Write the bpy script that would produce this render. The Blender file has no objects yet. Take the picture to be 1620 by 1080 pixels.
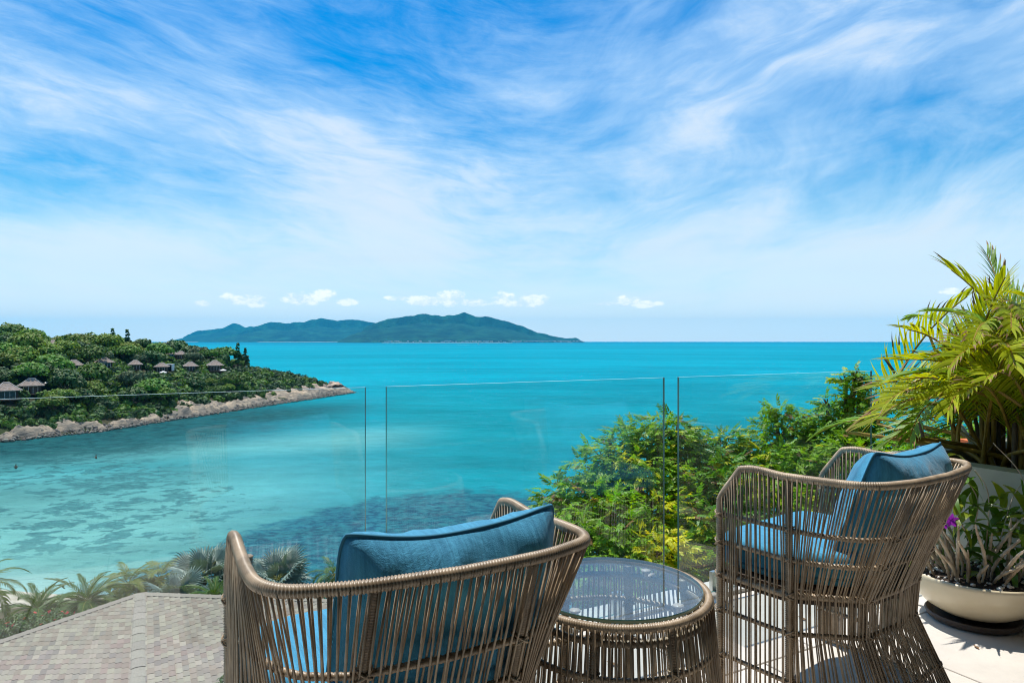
import bpy, math, random
import numpy as np
from mathutils import Vector, Matrix, noise
R = math.radians
random.seed(7); RNG = np.random.default_rng(7)
C = bpy.context.scene.collection
sc = bpy.context.scene

# ------------------------------------------------------------------ camera, world, sun, exposure
EYE = 1.30                      # eye height over the terrace floor (z = 0)
SEA = -23.7                     # sea level
cam = bpy.data.cameras.new('camera'); camo = bpy.data.objects.new('camera', cam); C.objects.link(camo)
camo.location = (0, 0, EYE); camo.rotation_euler = (R(89.95), 0, 0)
cam.lens = 24; cam.sensor_width = 36; cam.clip_start = 0.05; cam.clip_end = 200000
sc.camera = camo
SUN_AZ, SUN_EL = -26, 69        # degrees from +Y (towards the sea), positive to the right
sun = bpy.data.lights.new('sun', 'SUN'); suno = bpy.data.objects.new('sun', sun); C.objects.link(suno)
sun.energy = 4.2; sun.angle = R(0.53); sun.color = (1.0, 0.95, 0.87)
sd = Vector((math.sin(R(SUN_AZ))*math.cos(R(SUN_EL)), math.cos(R(SUN_AZ))*math.cos(R(SUN_EL)), math.sin(R(SUN_EL))))
suno.rotation_euler = sd.to_track_quat('Z', 'Y').to_euler()
sc.view_settings.view_transform = 'Standard'; sc.view_settings.look = 'None'
sc.view_settings.exposure = 0.34; sc.view_settings.gamma = 1.0; sc.view_settings.use_curve_mapping = False
sc.render.engine = 'CYCLES'
sc.cycles.use_denoising = True
sc.cycles.max_bounces = 8; sc.cycles.transparent_max_bounces = 24; sc.cycles.volume_bounces = 0
sc.cycles.caustics_reflective = False; sc.cycles.caustics_refractive = False
sc.cycles.sample_clamp_indirect = 6
sc.cycles.filter_width = 1.05

class NT:
    """small helper for writing node trees"""
    def __init__(s, tree): s.t = tree; s.L = tree.links
    def n(s, typ, **kw):
        nd = s.t.nodes.new(typ)
        for k, v in kw.items():
            if k == 'ins':
                for kk, vv in v.items(): s.put(nd, kk, vv)
            else: setattr(nd, k, v)
        return nd
    def put(s, nd, key, v):
        sock = nd.inputs[key]
        if isinstance(v, bpy.types.NodeSocket): s.L.new(v, sock)
        else: sock.default_value = v
    def m(s, op, a, b=0.0, c=None, clamp=False):
        nd = s.t.nodes.new('ShaderNodeMath'); nd.operation = op; nd.use_clamp = clamp
        s.put(nd, 0, a); s.put(nd, 1, b)
        if c is not None: s.put(nd, 2, c)
        return nd.outputs[0]
    def mix(s, f, a, b, typ='MIX'):
        nd = s.t.nodes.new('ShaderNodeMix'); nd.data_type = 'RGBA'; nd.blend_type = typ
        s.put(nd, 0, f); s.put(nd, 6, a); s.put(nd, 7, b)
        return nd.outputs[2]
    def smooth(s, x, lo, hi, a=0.0, b=1.0):
        nd = s.t.nodes.new('ShaderNodeMapRange'); nd.interpolation_type = 'SMOOTHSTEP'
        s.put(nd, 0, x); s.put(nd, 1, lo); s.put(nd, 2, hi); s.put(nd, 3, a); s.put(nd, 4, b)
        return nd.outputs[0]
    def noise(s, vec, scale, detail=4, rough=0.5, dist=0.0, out=0):
        nd = s.n('ShaderNodeTexNoise', ins={'Scale': scale, 'Detail': detail, 'Roughness': rough, 'Distortion': dist})
        if vec is not None: s.L.new(vec, nd.inputs['Vector'])
        return nd.outputs[out]
    def xyz(s, a, b, c=0.0):
        nd = s.n('ShaderNodeCombineXYZ'); s.put(nd, 0, a); s.put(nd, 1, b); s.put(nd, 2, c); return nd.outputs[0]

def world():
    w = bpy.data.worlds.new('World'); sc.world = w; w.use_nodes = True
    for nd in list(w.node_tree.nodes): w.node_tree.nodes.remove(nd)
    g = NT(w.node_tree)
    sky = g.n('ShaderNodeTexSky', sky_type='NISHITA', sun_disc=False, sun_elevation=R(SUN_EL), sun_rotation=R(SUN_AZ),
              altitude=0.0, air_density=1.0, dust_density=0.6, ozone_density=2.0)
    sat = g.n('ShaderNodeHueSaturation', ins={'Hue': 0.487, 'Saturation': 1.75, 'Value': 1.18, 'Fac': 1.0, 'Color': sky.outputs[0]})
    co = g.n('ShaderNodeTexCoord').outputs['Generated']
    sp = g.n('ShaderNodeSeparateXYZ', ins={0: co})
    x, y, z = sp.outputs[0], sp.outputs[1], sp.outputs[2]
    az = g.m('ARCTAN2', x, y)                       # azimuth, radians, 0 towards the open sea
    el = g.m('ARCSINE', z)
    blue = g.mix(g.smooth(el, 0.0, 0.5), (0.85, 1.05, 1.06, 1), (0.46, 1.0, 1.20, 1))
    base = g.mix(1.0, sat.outputs[0], blue, 'MULTIPLY')
    # high cirrus: long streaks, warped, tilted a little; on the right they sweep upwards
    warp = g.n('ShaderNodeTexNoise', ins={'Scale': 2.3, 'Detail': 3.0, 'Roughness': 0.5})
    g.L.new(g.xyz(az, g.m('MULTIPLY', el, 2.0)), warp.inputs['Vector'])
    ws = g.n('ShaderNodeSeparateColor', ins={0: warp.outputs['Color']})
    wx = g.m('SUBTRACT', ws.outputs[0], 0.5); wy = g.m('SUBTRACT', ws.outputs[1], 0.5)
    tilt = g.smooth(az, -0.15, 0.35, 0.16, -0.10)
    ee = g.m('ADD', el, g.m('MULTIPLY', az, tilt))
    u1 = g.m('ADD', g.m('MULTIPLY', az, 2.3), g.m('MULTIPLY', wx, 0.30))
    v1 = g.m('ADD', g.m('MULTIPLY', ee, 7.0), g.m('MULTIPLY', wy, 0.75))
    n1 = g.noise(g.xyz(u1, v1, 3.7), 1.15, 10, 0.60, 0.25)
    n2 = g.noise(g.xyz(g.m('MULTIPLY', u1, 2.0), g.m('MULTIPLY', v1, 3.2), 9.1), 2.2, 9, 0.66, 0.45)
    # wisps lying diagonally on the right
    d1 = g.m('SUBTRACT', el, g.m('MULTIPLY', az, 0.34))
    u3 = g.m('ADD', g.m('MULTIPLY', g.m('ADD', az, g.m('MULTIPLY', el, 0.34)), 3.0), g.m('MULTIPLY', wy, 0.8))
    v3 = g.m('ADD', g.m('MULTIPLY', d1, 7.5), g.m('MULTIPLY', wx, 1.3))
    n3 = g.noise(g.xyz(u3, v3, 5.0), 1.3, 11, 0.62, 0.5)
    big = g.noise(g.xyz(g.m('MULTIPLY', az, 1.0), g.m('MULTIPLY', el, 2.6), 1.3), 2.1, 3, 0.5)
    right = g.smooth(az, -0.1, 0.25)
    st = g.m('ADD', g.m('MULTIPLY', n1, 0.68), g.m('MULTIPLY', n2, 0.32))
    st = g.m('ADD', g.m('MULTIPLY', st, g.m('SUBTRACT', 1.0, g.m('MULTIPLY', right, 0.62))), g.m('MULTIPLY', n3, g.m('MULTIPLY', right, 0.62)))
    low = g.smooth(el, 0.02, 0.40, 0.20, 0.0)
    st = g.m('ADD', g.m('ADD', st, low), g.m('MULTIPLY', g.m('SUBTRACT', big, 0.5), 0.42))
    cir = g.smooth(st, 0.33, 0.70)
    cir = g.m('MULTIPLY', cir, 0.84)
    white = g.mix(g.smooth(el, 0.0, 0.45), (6.9, 8.9, 10.2, 1), (4.5, 6.9, 9.9, 1))
    wmul = g.mix(g.smooth(st, 0.55, 0.78), white, (8.3, 9.0, 9.7, 1))
    col = g.mix(cir, base, wmul)
    # low band of haze cloud over the horizon
    hz = g.smooth(el, 0.0, 0.22, 0.62, 0.0)
    nb = g.noise(g.xyz(g.m('MULTIPLY', az, 1.1), g.m('MULTIPLY', el, 16.0), 2.0), 1.3, 5, 0.55)
    hz = g.m('MULTIPLY', hz, g.smooth(nb, 0.30, 0.60, 0.35, 1.0))
    col = g.mix(hz, col, (7.6, 9.9, 11.0, 1))
    col = g.mix(g.smooth(el, 0.0, 0.10, 0.8, 0.0), col, (11.0, 12.0, 12.1, 1))
    # small fair-weather cumulus in a row above the islands
    fluff = g.noise(g.xyz(g.m('MULTIPLY', az, 30.0), g.m('MULTIPLY', el, 46.0), 0.0), 1.5, 7, 0.62)
    tot = None
    for (cx, cy, rx, ry) in [(-435,61,26,8),(-402,58,16,8),(-330,64,30,9),(-296,70,20,9),(-262,60,18,5),(-138,62,30,8),(-96,68,24,11),(-62,60,20,6),(-182,66,18,4),
                             (-13,66,20,11),(35,64,26,9),(15,59,45,5),(182,61,22,9),(212,57,26,5),(700,66,20,4),(150,58,30,3), (-490,54,12,4)]:
        a0 = math.atan2(cx, 1080); e0 = math.atan2(cy, 1080); ra = rx/1080*1.05; re_ = ry/1080*1.15
        q = g.m('ADD', g.m('POWER', g.m('ABSOLUTE', g.m('DIVIDE', g.m('SUBTRACT', az, a0), ra)), 2.0),
                g.m('POWER', g.m('ABSOLUTE', g.m('DIVIDE', g.m('SUBTRACT', el, e0), re_)), 2.0))
        b = g.m('SUBTRACT', 1.0, q)
        tot = b if tot is None else g.m('MAXIMUM', tot, b)
    cum = g.smooth(g.m('ADD', tot, g.m('MULTIPLY', g.m('SUBTRACT', fluff, 0.5), 3.4)), -0.15, 0.75)
    cum = g.m('MULTIPLY', cum, g.smooth(tot, -1.6, -0.3))
    shade = g.smooth(fluff, 0.38, 0.62)
    col = g.mix(g.m('MULTIPLY', cum, 0.95), col, g.mix(shade, (8.6, 10.0, 11.0, 1), (12.5, 12.5, 12.5, 1)))
    bg = g.n('ShaderNodeBackground', ins={'Color': col, 'Strength': 0.085})
    out = g.n('ShaderNodeOutputWorld'); g.L.new(bg.outputs[0], out.inputs[0])
world()

# ------------------------------------------------------------------ helpers
def tag(o, label=None, cat=None, group=None, kind=None):
    if label: o['label'] = label
    if cat: o['category'] = cat
    if group: o['group'] = group
    if kind: o['kind'] = kind
    return o
def empty(name, loc=(0,0,0), rz=0.0):
    o = bpy.data.objects.new(name, None); C.objects.link(o); o.location = loc; o.rotation_euler = (0,0,rz); o.empty_display_size = 0.1
    return o
def link(name, me, parent=None, loc=None, rot=None, scale=None):
    o = bpy.data.objects.new(name, me); C.objects.link(o)
    if parent is not None: o.parent = parent
    if loc is not None: o.location = loc
    if rot is not None: o.rotation_euler = rot
    if scale is not None: o.scale = scale
    return o
def copy_tree(o, parent=None):
    c = o.copy(); C.objects.link(c)
    if parent is not None: c.parent = parent
    for ch in [k for k in o.children]: copy_tree(ch, c)
    return c
def mesh(name, V, F, mats, smooth=False, mi=None):
    """mesh from vertices and faces; F is a list of index tuples or a list of uniform int arrays"""
    me = bpy.data.meshes.new(name)
    V = np.asarray(V, dtype=np.float64).reshape(-1, 3)
    if isinstance(F, np.ndarray): F = [F]
    if len(F) and isinstance(F[0], np.ndarray):
        F = [f for f in F if len(f)]
        tot = sum(f.size for f in F); nf = sum(len(f) for f in F)
        me.vertices.add(len(V)); me.vertices.foreach_set('co', V.ravel())
        me.loops.add(tot); me.polygons.add(nf)
        me.loops.foreach_set('vertex_index', np.concatenate([f.ravel() for f in F]).astype(np.int32))
        cnt = np.concatenate([np.full(len(f), f.shape[1]) for f in F])
        st = np.concatenate([[0], np.cumsum(cnt)[:-1]]).astype(np.int32)
        me.polygons.foreach_set('loop_start', st)
    else:
        me.from_pydata([tuple(v) for v in V], [], F)
    for m_ in (mats if isinstance(mats, (list, tuple)) else [mats]): me.materials.append(m_)
    if mi is not None: me.polygons.foreach_set('material_index', np.asarray(mi, dtype=np.int32))
    if smooth: me.polygons.foreach_set('use_smooth', np.ones(len(me.polygons), dtype=bool))
    me.update(calc_edges=True); me.validate()
    return me
class MB:
    """collects pieces into one vertex / face list"""
    def __init__(s): s.V = []; s.F = []; s.M = []; s.n = 0
    def add(s, V, F, m=0):
        V = np.asarray(V, dtype=float).reshape(-1,3)
        s.V.append(V)
        for f in F: s.F.append(tuple(int(i)+s.n for i in f)); s.M.append(m)
        s.n += len(V); return s
    def box(s, c, size, rz=0.0, m=0, taper=1.0):
        hx, hy, hz = [k/2 for k in size]
        P = np.array([(-hx,-hy,-hz),(hx,-hy,-hz),(hx,hy,-hz),(-hx,hy,-hz),(-hx*taper,-hy*taper,hz),(hx*taper,-hy*taper,hz),(hx*taper,hy*taper,hz),(-hx*taper,hy*taper,hz)])
        c_, s_ = math.cos(rz), math.sin(rz); Rm = np.array([[c_,-s_,0],[s_,c_,0],[0,0,1]])
        return s.add(P@Rm.T + np.array(c), [(3,2,1,0),(4,5,6,7),(0,1,5,4),(1,2,6,5),(2,3,7,6),(3,0,4,7)], m)
    def tube(s, pts, r, sides=6, closed=False, cap=True, m=0):
        V, F = tube(pts, r, sides, closed, cap); return s.add(V, F, m)
    def lathe(s, prof, c=(0,0,0), n=32, m=0):
        V, F = lathe(prof, n); return s.add(V+np.array(c), F, m)
    def mesh(s, name, mats, smooth=False): return mesh(name, np.concatenate(s.V), s.F, mats, smooth, s.M)
    def obj(s, name, mats, parent=None, smooth=False): return link(name, s.mesh(name, mats, smooth), parent)
def frames(P, closed=False):
    P = np.asarray(P, float); n = len(P)
    T = np.zeros_like(P)
    if closed: T = np.roll(P,-1,0)-np.roll(P,1,0)
    else: T[1:-1] = P[2:]-P[:-2]; T[0] = P[1]-P[0]; T[-1] = P[-1]-P[-2]
    T /= np.maximum(np.linalg.norm(T,axis=1,keepdims=True),1e-9)
    N = np.zeros_like(P)
    a = np.array([0,0,1.0]) if abs(T[0][2])<0.9 else np.array([1.0,0,0])
    nv = a-T[0]*a.dot(T[0]); nv /= np.linalg.norm(nv); N[0] = nv
    for i in range(1,n):
        nv = N[i-1]-T[i]*N[i-1].dot(T[i]); N[i] = nv/max(np.linalg.norm(nv),1e-9)
    return P, T, N, np.cross(T,N)
def tube(pts, r, sides=6, closed=False, cap=True):
    P,T,N,B = frames(pts, closed); n = len(P)
    rr = np.full(n, r) if np.isscalar(r) else np.asarray(r, float)
    a = np.arange(sides)*2*math.pi/sides
    V = P[:,None,:] + rr[:,None,None]*(np.cos(a)[None,:,None]*N[:,None,:]+np.sin(a)[None,:,None]*B[:,None,:])
    V = V.reshape(-1,3); F = []
    for i in range(n if closed else n-1):
        j = (i+1)%n
        for k in range(sides):
            l = (k+1)%sides; F.append((i*sides+k, i*sides+l, j*sides+l, j*sides+k))
    if cap and not closed:
        F.append(tuple(range(sides))[::-1]); F.append(tuple((n-1)*sides+k for k in range(sides)))
    return V, F
def lathe(prof, n=32):
    prof = np.asarray(prof, float); a = np.arange(n)*2*math.pi/n
    V = np.stack([prof[:,0][:,None]*np.cos(a)[None], prof[:,0][:,None]*np.sin(a)[None], np.repeat(prof[:,1][:,None],n,1)],-1).reshape(-1,3)
    F = []
    for i in range(len(prof)-1):
        for k in range(n):
            l=(k+1)%n; F.append((i*n+k,i*n+l,(i+1)*n+l,(i+1)*n+k))
    return V, F
def resample(P, step, closed=False):
    P = np.asarray(P,float)
    if closed: P = np.vstack([P,P[:1]])
    d = np.concatenate([[0],np.cumsum(np.linalg.norm(np.diff(P,axis=0),axis=1))])
    n = max(2,int(round(d[-1]/step))+1); t = np.linspace(0,d[-1],n)
    Q = np.stack([np.interp(t,d,P[:,i]) for i in range(3)],-1)
    return Q[:-1] if closed else Q
def catmull(P, k=8, closed=False):
    P = np.asarray(P,float); n=len(P); out=[]
    for i in range(n if closed else n-1):
        if closed: p0,p1,p2,p3 = P[i-1],P[i],P[(i+1)%n],P[(i+2)%n]
        else: p0,p1,p2,p3 = P[max(i-1,0)],P[i],P[i+1],P[min(i+2,n-1)]
        for j in range(k):
            t=j/k; out.append(0.5*((2*p1)+(-p0+p2)*t+(2*p0-5*p1+4*p2-p3)*t*t+(-p0+3*p1-3*p2+p3)*t**3))
    if not closed: out.append(P[-1])
    return np.array(out)
def wrapped(pts, r, pitch=0.0066, sides=9, closed=False, rib=0.22):
    """tube wound with cord: a ribbed surface"""
    Q = resample(pts, pitch/3, closed); n=len(Q)
    rr = r*(1+rib*np.array([(-1,0.6,0.6)[i%3] for i in range(n)])*0.6)
    return tube(Q, rr, sides, closed)
def vnoise(P, scale, seed=0.0, octaves=4):
    return np.array([noise.fractal(Vector((p[0]*scale+seed,p[1]*scale-seed,p[2]*scale+seed*0.5)),1.0,2.0,octaves) for p in P])
def rotm(az, tilt=0.0, roll=0.0):
    return np.array(Matrix.Rotation(az,3,'Z')@Matrix.Rotation(tilt,3,'X')@Matrix.Rotation(roll,3,'Y'))
def scatter(TV, TF, pos, mats):
    """template (verts, uniform face array) placed many times -> big arrays"""
    N=len(pos); V = np.einsum('nij,kj->nki', mats, TV)+pos[:,None,:]
    F = (TF[None,:,:]+ (np.arange(N)*len(TV))[:,None,None]).reshape(-1,TF.shape[1])
    return V.reshape(-1,3), F
def rand_rot(N, up=None, jitter=0.6, rng=RNG):
    """rotation matrices whose local z follows `up` with jitter and whose spin is random"""
    if up is None: up = np.tile([0,0,1.0],(N,1))
    z = up + rng.normal(0,jitter,(N,3)); z/=np.linalg.norm(z,axis=1,keepdims=True)
    a = rng.normal(0,1,(N,3)); x = a - z*np.sum(a*z,1,keepdims=True); x/=np.linalg.norm(x,axis=1,keepdims=True)
    y = np.cross(z,x)
    return np.stack([x,y,z],-1)

# ------------------------------------------------------------------ materials
def material(name, color, rough=0.6, spec=0.5, bump=None, var=0.0, vscale=8.0, island=0.0, color2=None, metallic=0.0, transl=0.0, tcol=None, objrand=0.0, coord='Object', sheen=0.0, ior=1.5):
    m_ = bpy.data.materials.new(name); m_.use_nodes = True; g = NT(m_.node_tree)
    b = m_.node_tree.nodes['Principled BSDF']
    c = g.n('ShaderNodeRGB'); c.outputs[0].default_value = (*color,1); col = c.outputs[0]
    tc = g.n('ShaderNodeTexCoord').outputs[coord]
    if color2 is not None:
        nz = g.noise(tc, vscale, 6, 0.6); col = g.mix(g.smooth(nz,0.36,0.64), (*color,1), (*color2,1))
    if var:
        nz = g.noise(tc, vscale*2.3, 5, 0.6); h = g.n('ShaderNodeHueSaturation', ins={'Color':col}); g.put(h,'Value', g.smooth(nz,0.25,0.75,1-var,1+var)); col = h.outputs[0]
    if island:
        gi = g.n('ShaderNodeNewGeometry').outputs['Random Per Island']
        h = g.n('ShaderNodeHueSaturation', ins={'Color':col}); g.put(h,'Value', g.m('ADD', 1-island, g.m('MULTIPLY', gi, 2*island)))
        g.put(h,'Hue', g.m('ADD', 0.5-0.03*min(island*2,1), g.m('MULTIPLY', g.m('FRACT', g.m('MULTIPLY', gi, 7.31)), 0.06*min(island*2,1)))); col = h.outputs[0]
    if objrand:
        ri = g.n('ShaderNodeObjectInfo').outputs['Random']
        h = g.n('ShaderNodeHueSaturation', ins={'Color':col}); g.put(h,'Value', g.m('ADD', 1-objrand, g.m('MULTIPLY', ri, 2*objrand)))
        g.put(h,'Hue', g.m('ADD', 0.485, g.m('MULTIPLY', g.m('FRACT', g.m('MULTIPLY', ri, 5.17)), 0.03))); col = h.outputs[0]
    g.L.new(col, b.inputs['Base Color'])
    b.inputs['Roughness'].default_value = rough; b.inputs['Specular IOR Level'].default_value = spec; b.inputs['Metallic'].default_value = metallic
    b.inputs['IOR'].default_value = ior
    if sheen: b.inputs['Sheen Weight'].default_value = sheen
    if bump:
        nz = g.noise(tc, bump[0], 6, 0.6); bp = g.n('ShaderNodeBump', ins={'Strength':bump[1],'Distance':bump[2] if len(bump)>2 else 0.01,'Height':nz}); g.L.new(bp.outputs[0], b.inputs['Normal'])
    if transl:
        t = g.n('ShaderNodeBsdfTranslucent'); tcc = g.mix(1.0, col, (*(tcol or (1.5,1.4,0.5)),1), 'MULTIPLY'); g.L.new(tcc, t.inputs[0])
        mx = g.n('ShaderNodeMixShader', ins={0:transl}); g.L.new(b.outputs[0], mx.inputs[1]); g.L.new(t.outputs[0], mx.inputs[2])
        g.L.new(mx.outputs[0], m_.node_tree.nodes['Material Output'].inputs[0])
    return m_
M = {}
M['trunk'] = material('bark', (0.16,0.125,0.09), 0.9, 0.2, bump=(14,0.6,0.02), color2=(0.09,0.07,0.05))
M['leaf_far_a'] = material('leaves_mid_green', (0.100,0.200,0.026), 0.6, 0.25, island=0.38, objrand=0.28, transl=0.2)
M['leaf_far_b'] = material('leaves_dark_green', (0.055,0.118,0.028), 0.6, 0.25, island=0.38, objrand=0.25, transl=0.15)
M['leaf_far_c'] = material('leaves_olive', (0.150,0.225,0.026), 0.6, 0.25, island=0.38, objrand=0.2, transl=0.2)
M['leaf_far_d'] = material('leaves_grey_green', (0.095,0.132,0.062), 0.65, 0.2, island=0.35, objrand=0.15, transl=0.12)
M['leaf_shade'] = material('leaves_deep_green_far', (0.034,0.075,0.026), 0.65, 0.2, island=0.35, transl=0.1)
M['rock'] = material('sunlit_granite', (0.52,0.40,0.31), 0.85, 0.3, bump=(0.9,0.9,0.5), color2=(0.30,0.25,0.21), var=0.3, vscale=0.35)
M['boulder'] = material('shore_boulders', (0.24,0.20,0.165), 0.85, 0.3, island=0.45, bump=(2,0.6,0.2))
M['wood_dark'] = material('dark_timber', (0.045,0.030,0.022), 0.6, 0.3, bump=(20,0.3))
M['thatch'] = material('grey_shingle_thatch', (0.33,0.27,0.235), 0.9, 0.15, bump=(3.0,0.9,0.15), color2=(0.24,0.18,0.14), var=0.25, vscale=1.6)
M['cap'] = material('ridge_capping', (0.50,0.44,0.39), 0.8, 0.2)
M['white_paint'] = material('white_paint', (0.75,0.75,0.73), 0.6, 0.3)
M['dark_glass'] = material('dark_window', (0.015,0.02,0.03), 0.08, 0.8)

# ------------------------------------------------------------------ sea
HEAD_FRONT = [(-330,150),(-215,129),(-165,150)]
for (px,py) in [(0,700),(80,692),(160,683),(230,672),(300,661),(400,646),(480,634),(560,622)]:
    d = 27000/(py-540); HEAD_FRONT.append(((px-810)/1080*d, d))
HEAD_BACK = [(-92,344),(-120,360),(-157,372),(-217,392),(-292,405),(-420,420),(-560,400),(-560,180)]
POLY = np.array(HEAD_FRONT+HEAD_BACK)
def poly_dist(X, Y, poly=POLY):
    """signed distance, positive inside"""
    X = np.asarray(X,float); Y = np.asarray(Y,float); best = np.full(X.shape, 1e9); inside = np.zeros(X.shape,bool)
    n=len(poly)
    for i in range(n):
        a=poly[i]; b=poly[(i+1)%n]; ab=b-a; t=((X-a[0])*ab[0]+(Y-a[1])*ab[1])/(ab@ab); t=np.clip(t,0,1)
        dx=X-(a[0]+t*ab[0]); dy=Y-(a[1]+t*ab[1]); best=np.minimum(best,np.hypot(dx,dy))
        c=((a[1]>Y)!=(b[1]>Y)) & (X < (b[0]-a[0])*(Y-a[1])/((b[1]-a[1]) if b[1]!=a[1] else 1e-9)+a[0]); inside ^= c
    return np.where(inside,best,-best)
def sstep(x,a,b): t=np.clip((x-a)/(b-a),0,1); return t*t*(3-2*t)

def build_sea():
    rad = np.concatenate([[0.01],np.geomspace(28,19000,210)])
    az = np.linspace(-math.pi,math.pi,361)[:-1]
    # finer where the bay is
    A = np.concatenate([np.linspace(-0.85,0.85,340), np.linspace(0.85,2*math.pi-0.85,90)[1:-1]])
    Rr,Aa = np.meshgrid(rad,A,indexing='ij')
    X = Rr*np.sin(Aa); Y = Rr*np.cos(Aa)
    V = np.stack([X,Y,np.full_like(X,SEA)],-1).reshape(-1,3); nA=len(A)
    i = np.arange(len(rad)-1)[:,None]; k=np.arange(nA)[None]; l=(k+1)%nA
    F = np.stack([i*nA+k+0*l, (i+1)*nA+k+0*l, (i+1)*nA+l, i*nA+l],-1).reshape(-1,4)[:, ::-1]
    me = bpy.data.meshes.new('sea')
    x=V[:,0]; y=V[:,1]
    hd = -poly_dist(x,y)                        # distance off the headland shore
    # reef beside the headland, reef by the near shore, scattered heads between
    front = sstep(x,-140,-60)*0+1
    reefA = (1-sstep(hd,22,62))*(1-sstep(y,225,310))
    reefA = np.maximum(reefA, 0.0)
    dB = np.interp(x,[-60,-45,-38,-32,-22,-5,10,40,90],[45,66,86,98,112,118,112,118,120])
    reefB = 1-sstep(y,dB-14,dB+7)
    # middle field of scattered coral heads, left half of the bay
    lim = np.interp(x,[-140,-100,-70,-45,-20,0],[170,155,140,118,90,60])
    heads = (1-sstep(y,lim-8,lim+8))*sstep(y,66,90)*(1-sstep(x,-48,-20))
    far_l = (1-sstep(hd,38,62))*sstep(hd,26,34)*(1-sstep(y,190,230))
    sand = (1-sstep(y,60,185))*(1-sstep(x,-55,-5))
    sand = np.maximum(sand, np.exp(-((y-(150+0.9*(x+90)*0.5))/24)**2)*0.55*(1-sstep(x,-45,-10)))
    beach = (1-sstep(y+0.3*(x+48),66,77))*(1-sstep(x,-40,-28))
    deep = sstep(y,130,420)
    shallow_r = sstep(np.hypot(x,y),60,2500)
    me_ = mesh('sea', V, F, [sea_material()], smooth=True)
    for nm,a in [('reef_a',reefA),('reef_b',reefB),('heads',np.maximum(heads,far_l)),('sand',sand),('deep',deep),('beach',beach)]:
        at = me_.attributes.new(nm,'FLOAT','POINT'); at.data.foreach_set('value', a.astype(np.float32))
    o = link('sea', me_); tag(o,'turquoise sea with dark coral patches in the shallows','sea',kind='structure')
    return o
def sea_material():
    m_ = bpy.data.materials.new('sea_water'); m_.use_nodes=True; g=NT(m_.node_tree); b=m_.node_tree.nodes['Principled BSDF']
    at = {k: g.n('ShaderNodeAttribute', attribute_name=k).outputs['Fac'] for k in ('reef_a','reef_b','heads','sand','deep','beach')}
    P = g.n('ShaderNodeNewGeometry').outputs['Position']; sp=g.n('ShaderNodeSeparateXYZ',ins={0:P}); x,y=sp.outputs[0],sp.outputs[1]
    # bottom colours seen through the water
    mid=(0.004,0.235,0.270,1); deep=(0.000,0.265,0.335,1); sandc=(0.19,0.42,0.37,1)
    lx = g.n('ShaderNodeVectorMath', operation='MULTIPLY', ins={0:P,1:(0.25,1.0,1.0)}).outputs[0]
    band = g.noise(lx, 0.012, 5, 0.6)
    col = g.mix(at['deep'], mid, deep)
    col = g.mix(at['sand'], col, sandc)
    # long current bands far out
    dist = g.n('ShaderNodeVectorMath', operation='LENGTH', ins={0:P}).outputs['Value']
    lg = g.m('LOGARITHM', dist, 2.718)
    bx = g.noise(g.xyz(g.m('MULTIPLY', g.m('DIVIDE', x, g.m('MAXIMUM',y,1.0)), 1.1), g.m('MULTIPLY', lg, 3.2), 0), 1.6, 6, 0.55)
    h = g.n('ShaderNodeHueSaturation', ins={'Color':col}); g.put(h,'Value', g.smooth(bx,0.3,0.7,0.84,1.13)); col=h.outputs[0]
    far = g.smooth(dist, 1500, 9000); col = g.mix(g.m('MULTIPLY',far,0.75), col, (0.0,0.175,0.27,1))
    # coral
    wp = g.n('ShaderNodeVectorMath', operation='MULTIPLY', ins={0:P,1:(0.85,1.0,1.0)}).outputs[0]
    c1 = g.noise(wp, 0.27, 6, 0.66, 0.3); c2 = g.noise(wp, 0.50, 5, 0.62, 0.2); c3 = g.noise(wp, 1.1, 4, 0.6)
    patch = g.m('ADD', g.m('MULTIPLY',c1,0.62), g.m('MULTIPLY',c2,0.38))
    c0=g.noise(P,0.035,3,0.5); head_m = g.m('MULTIPLY', g.smooth(g.m('ADD',g.m('ADD',patch,g.m('MULTIPLY',g.m('SUBTRACT',c0,0.5),0.30)),g.m('MULTIPLY',at['heads'],0.07)),0.565,0.60), at['heads'])
    hc = g.mix(g.smooth(c3,0.35,0.6), (0.030,0.10,0.115,1), (0.055,0.19,0.19,1))
    col = g.mix(g.m('MULTIPLY',head_m,0.74), col, hc)
    ra = g.m('MULTIPLY', at['reef_a'], g.smooth(patch,0.32,0.54,0.68,1.0))
    col = g.mix(ra, col, g.mix(g.smooth(c2,0.35,0.62),(0.008,0.045,0.050,1),(0.018,0.105,0.105,1)))
    rb_edge = g.smooth(g.m('ADD', at['reef_b'], g.m('MULTIPLY', g.m('SUBTRACT',patch,0.5), 3.2)), 0.25, 0.85)
    rb_edge = g.m('MULTIPLY', rb_edge, g.smooth(at['reef_b'],0.0,0.12))
    speck = g.smooth(g.m('ADD',g.m('MULTIPLY',c3,0.5),g.m('MULTIPLY',c2,0.5)),0.40,0.60)
    rbc = g.mix(speck, (0.012,0.050,0.095,1), (0.030,0.165,0.195,1))
    col = g.mix(g.m('MULTIPLY',rb_edge,0.9), col, rbc)
    col = g.mix(g.m('MULTIPLY',at['beach'],0.8), col, (0.34,0.50,0.46,1))
    
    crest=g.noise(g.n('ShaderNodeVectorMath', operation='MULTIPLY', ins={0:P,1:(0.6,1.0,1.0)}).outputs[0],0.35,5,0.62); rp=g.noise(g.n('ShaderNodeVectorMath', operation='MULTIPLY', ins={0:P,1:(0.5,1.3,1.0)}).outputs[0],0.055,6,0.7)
    gust=g.noise(P,0.006,3,0.5); caps=g.m('MULTIPLY',g.smooth(crest,0.685,0.72),g.m('MULTIPLY',g.smooth(gust,0.45,0.6),g.smooth(dist,220,500))); col=g.mix(g.m('MULTIPLY',caps,0.8),col,(0.75,0.8,0.8,1))
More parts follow.
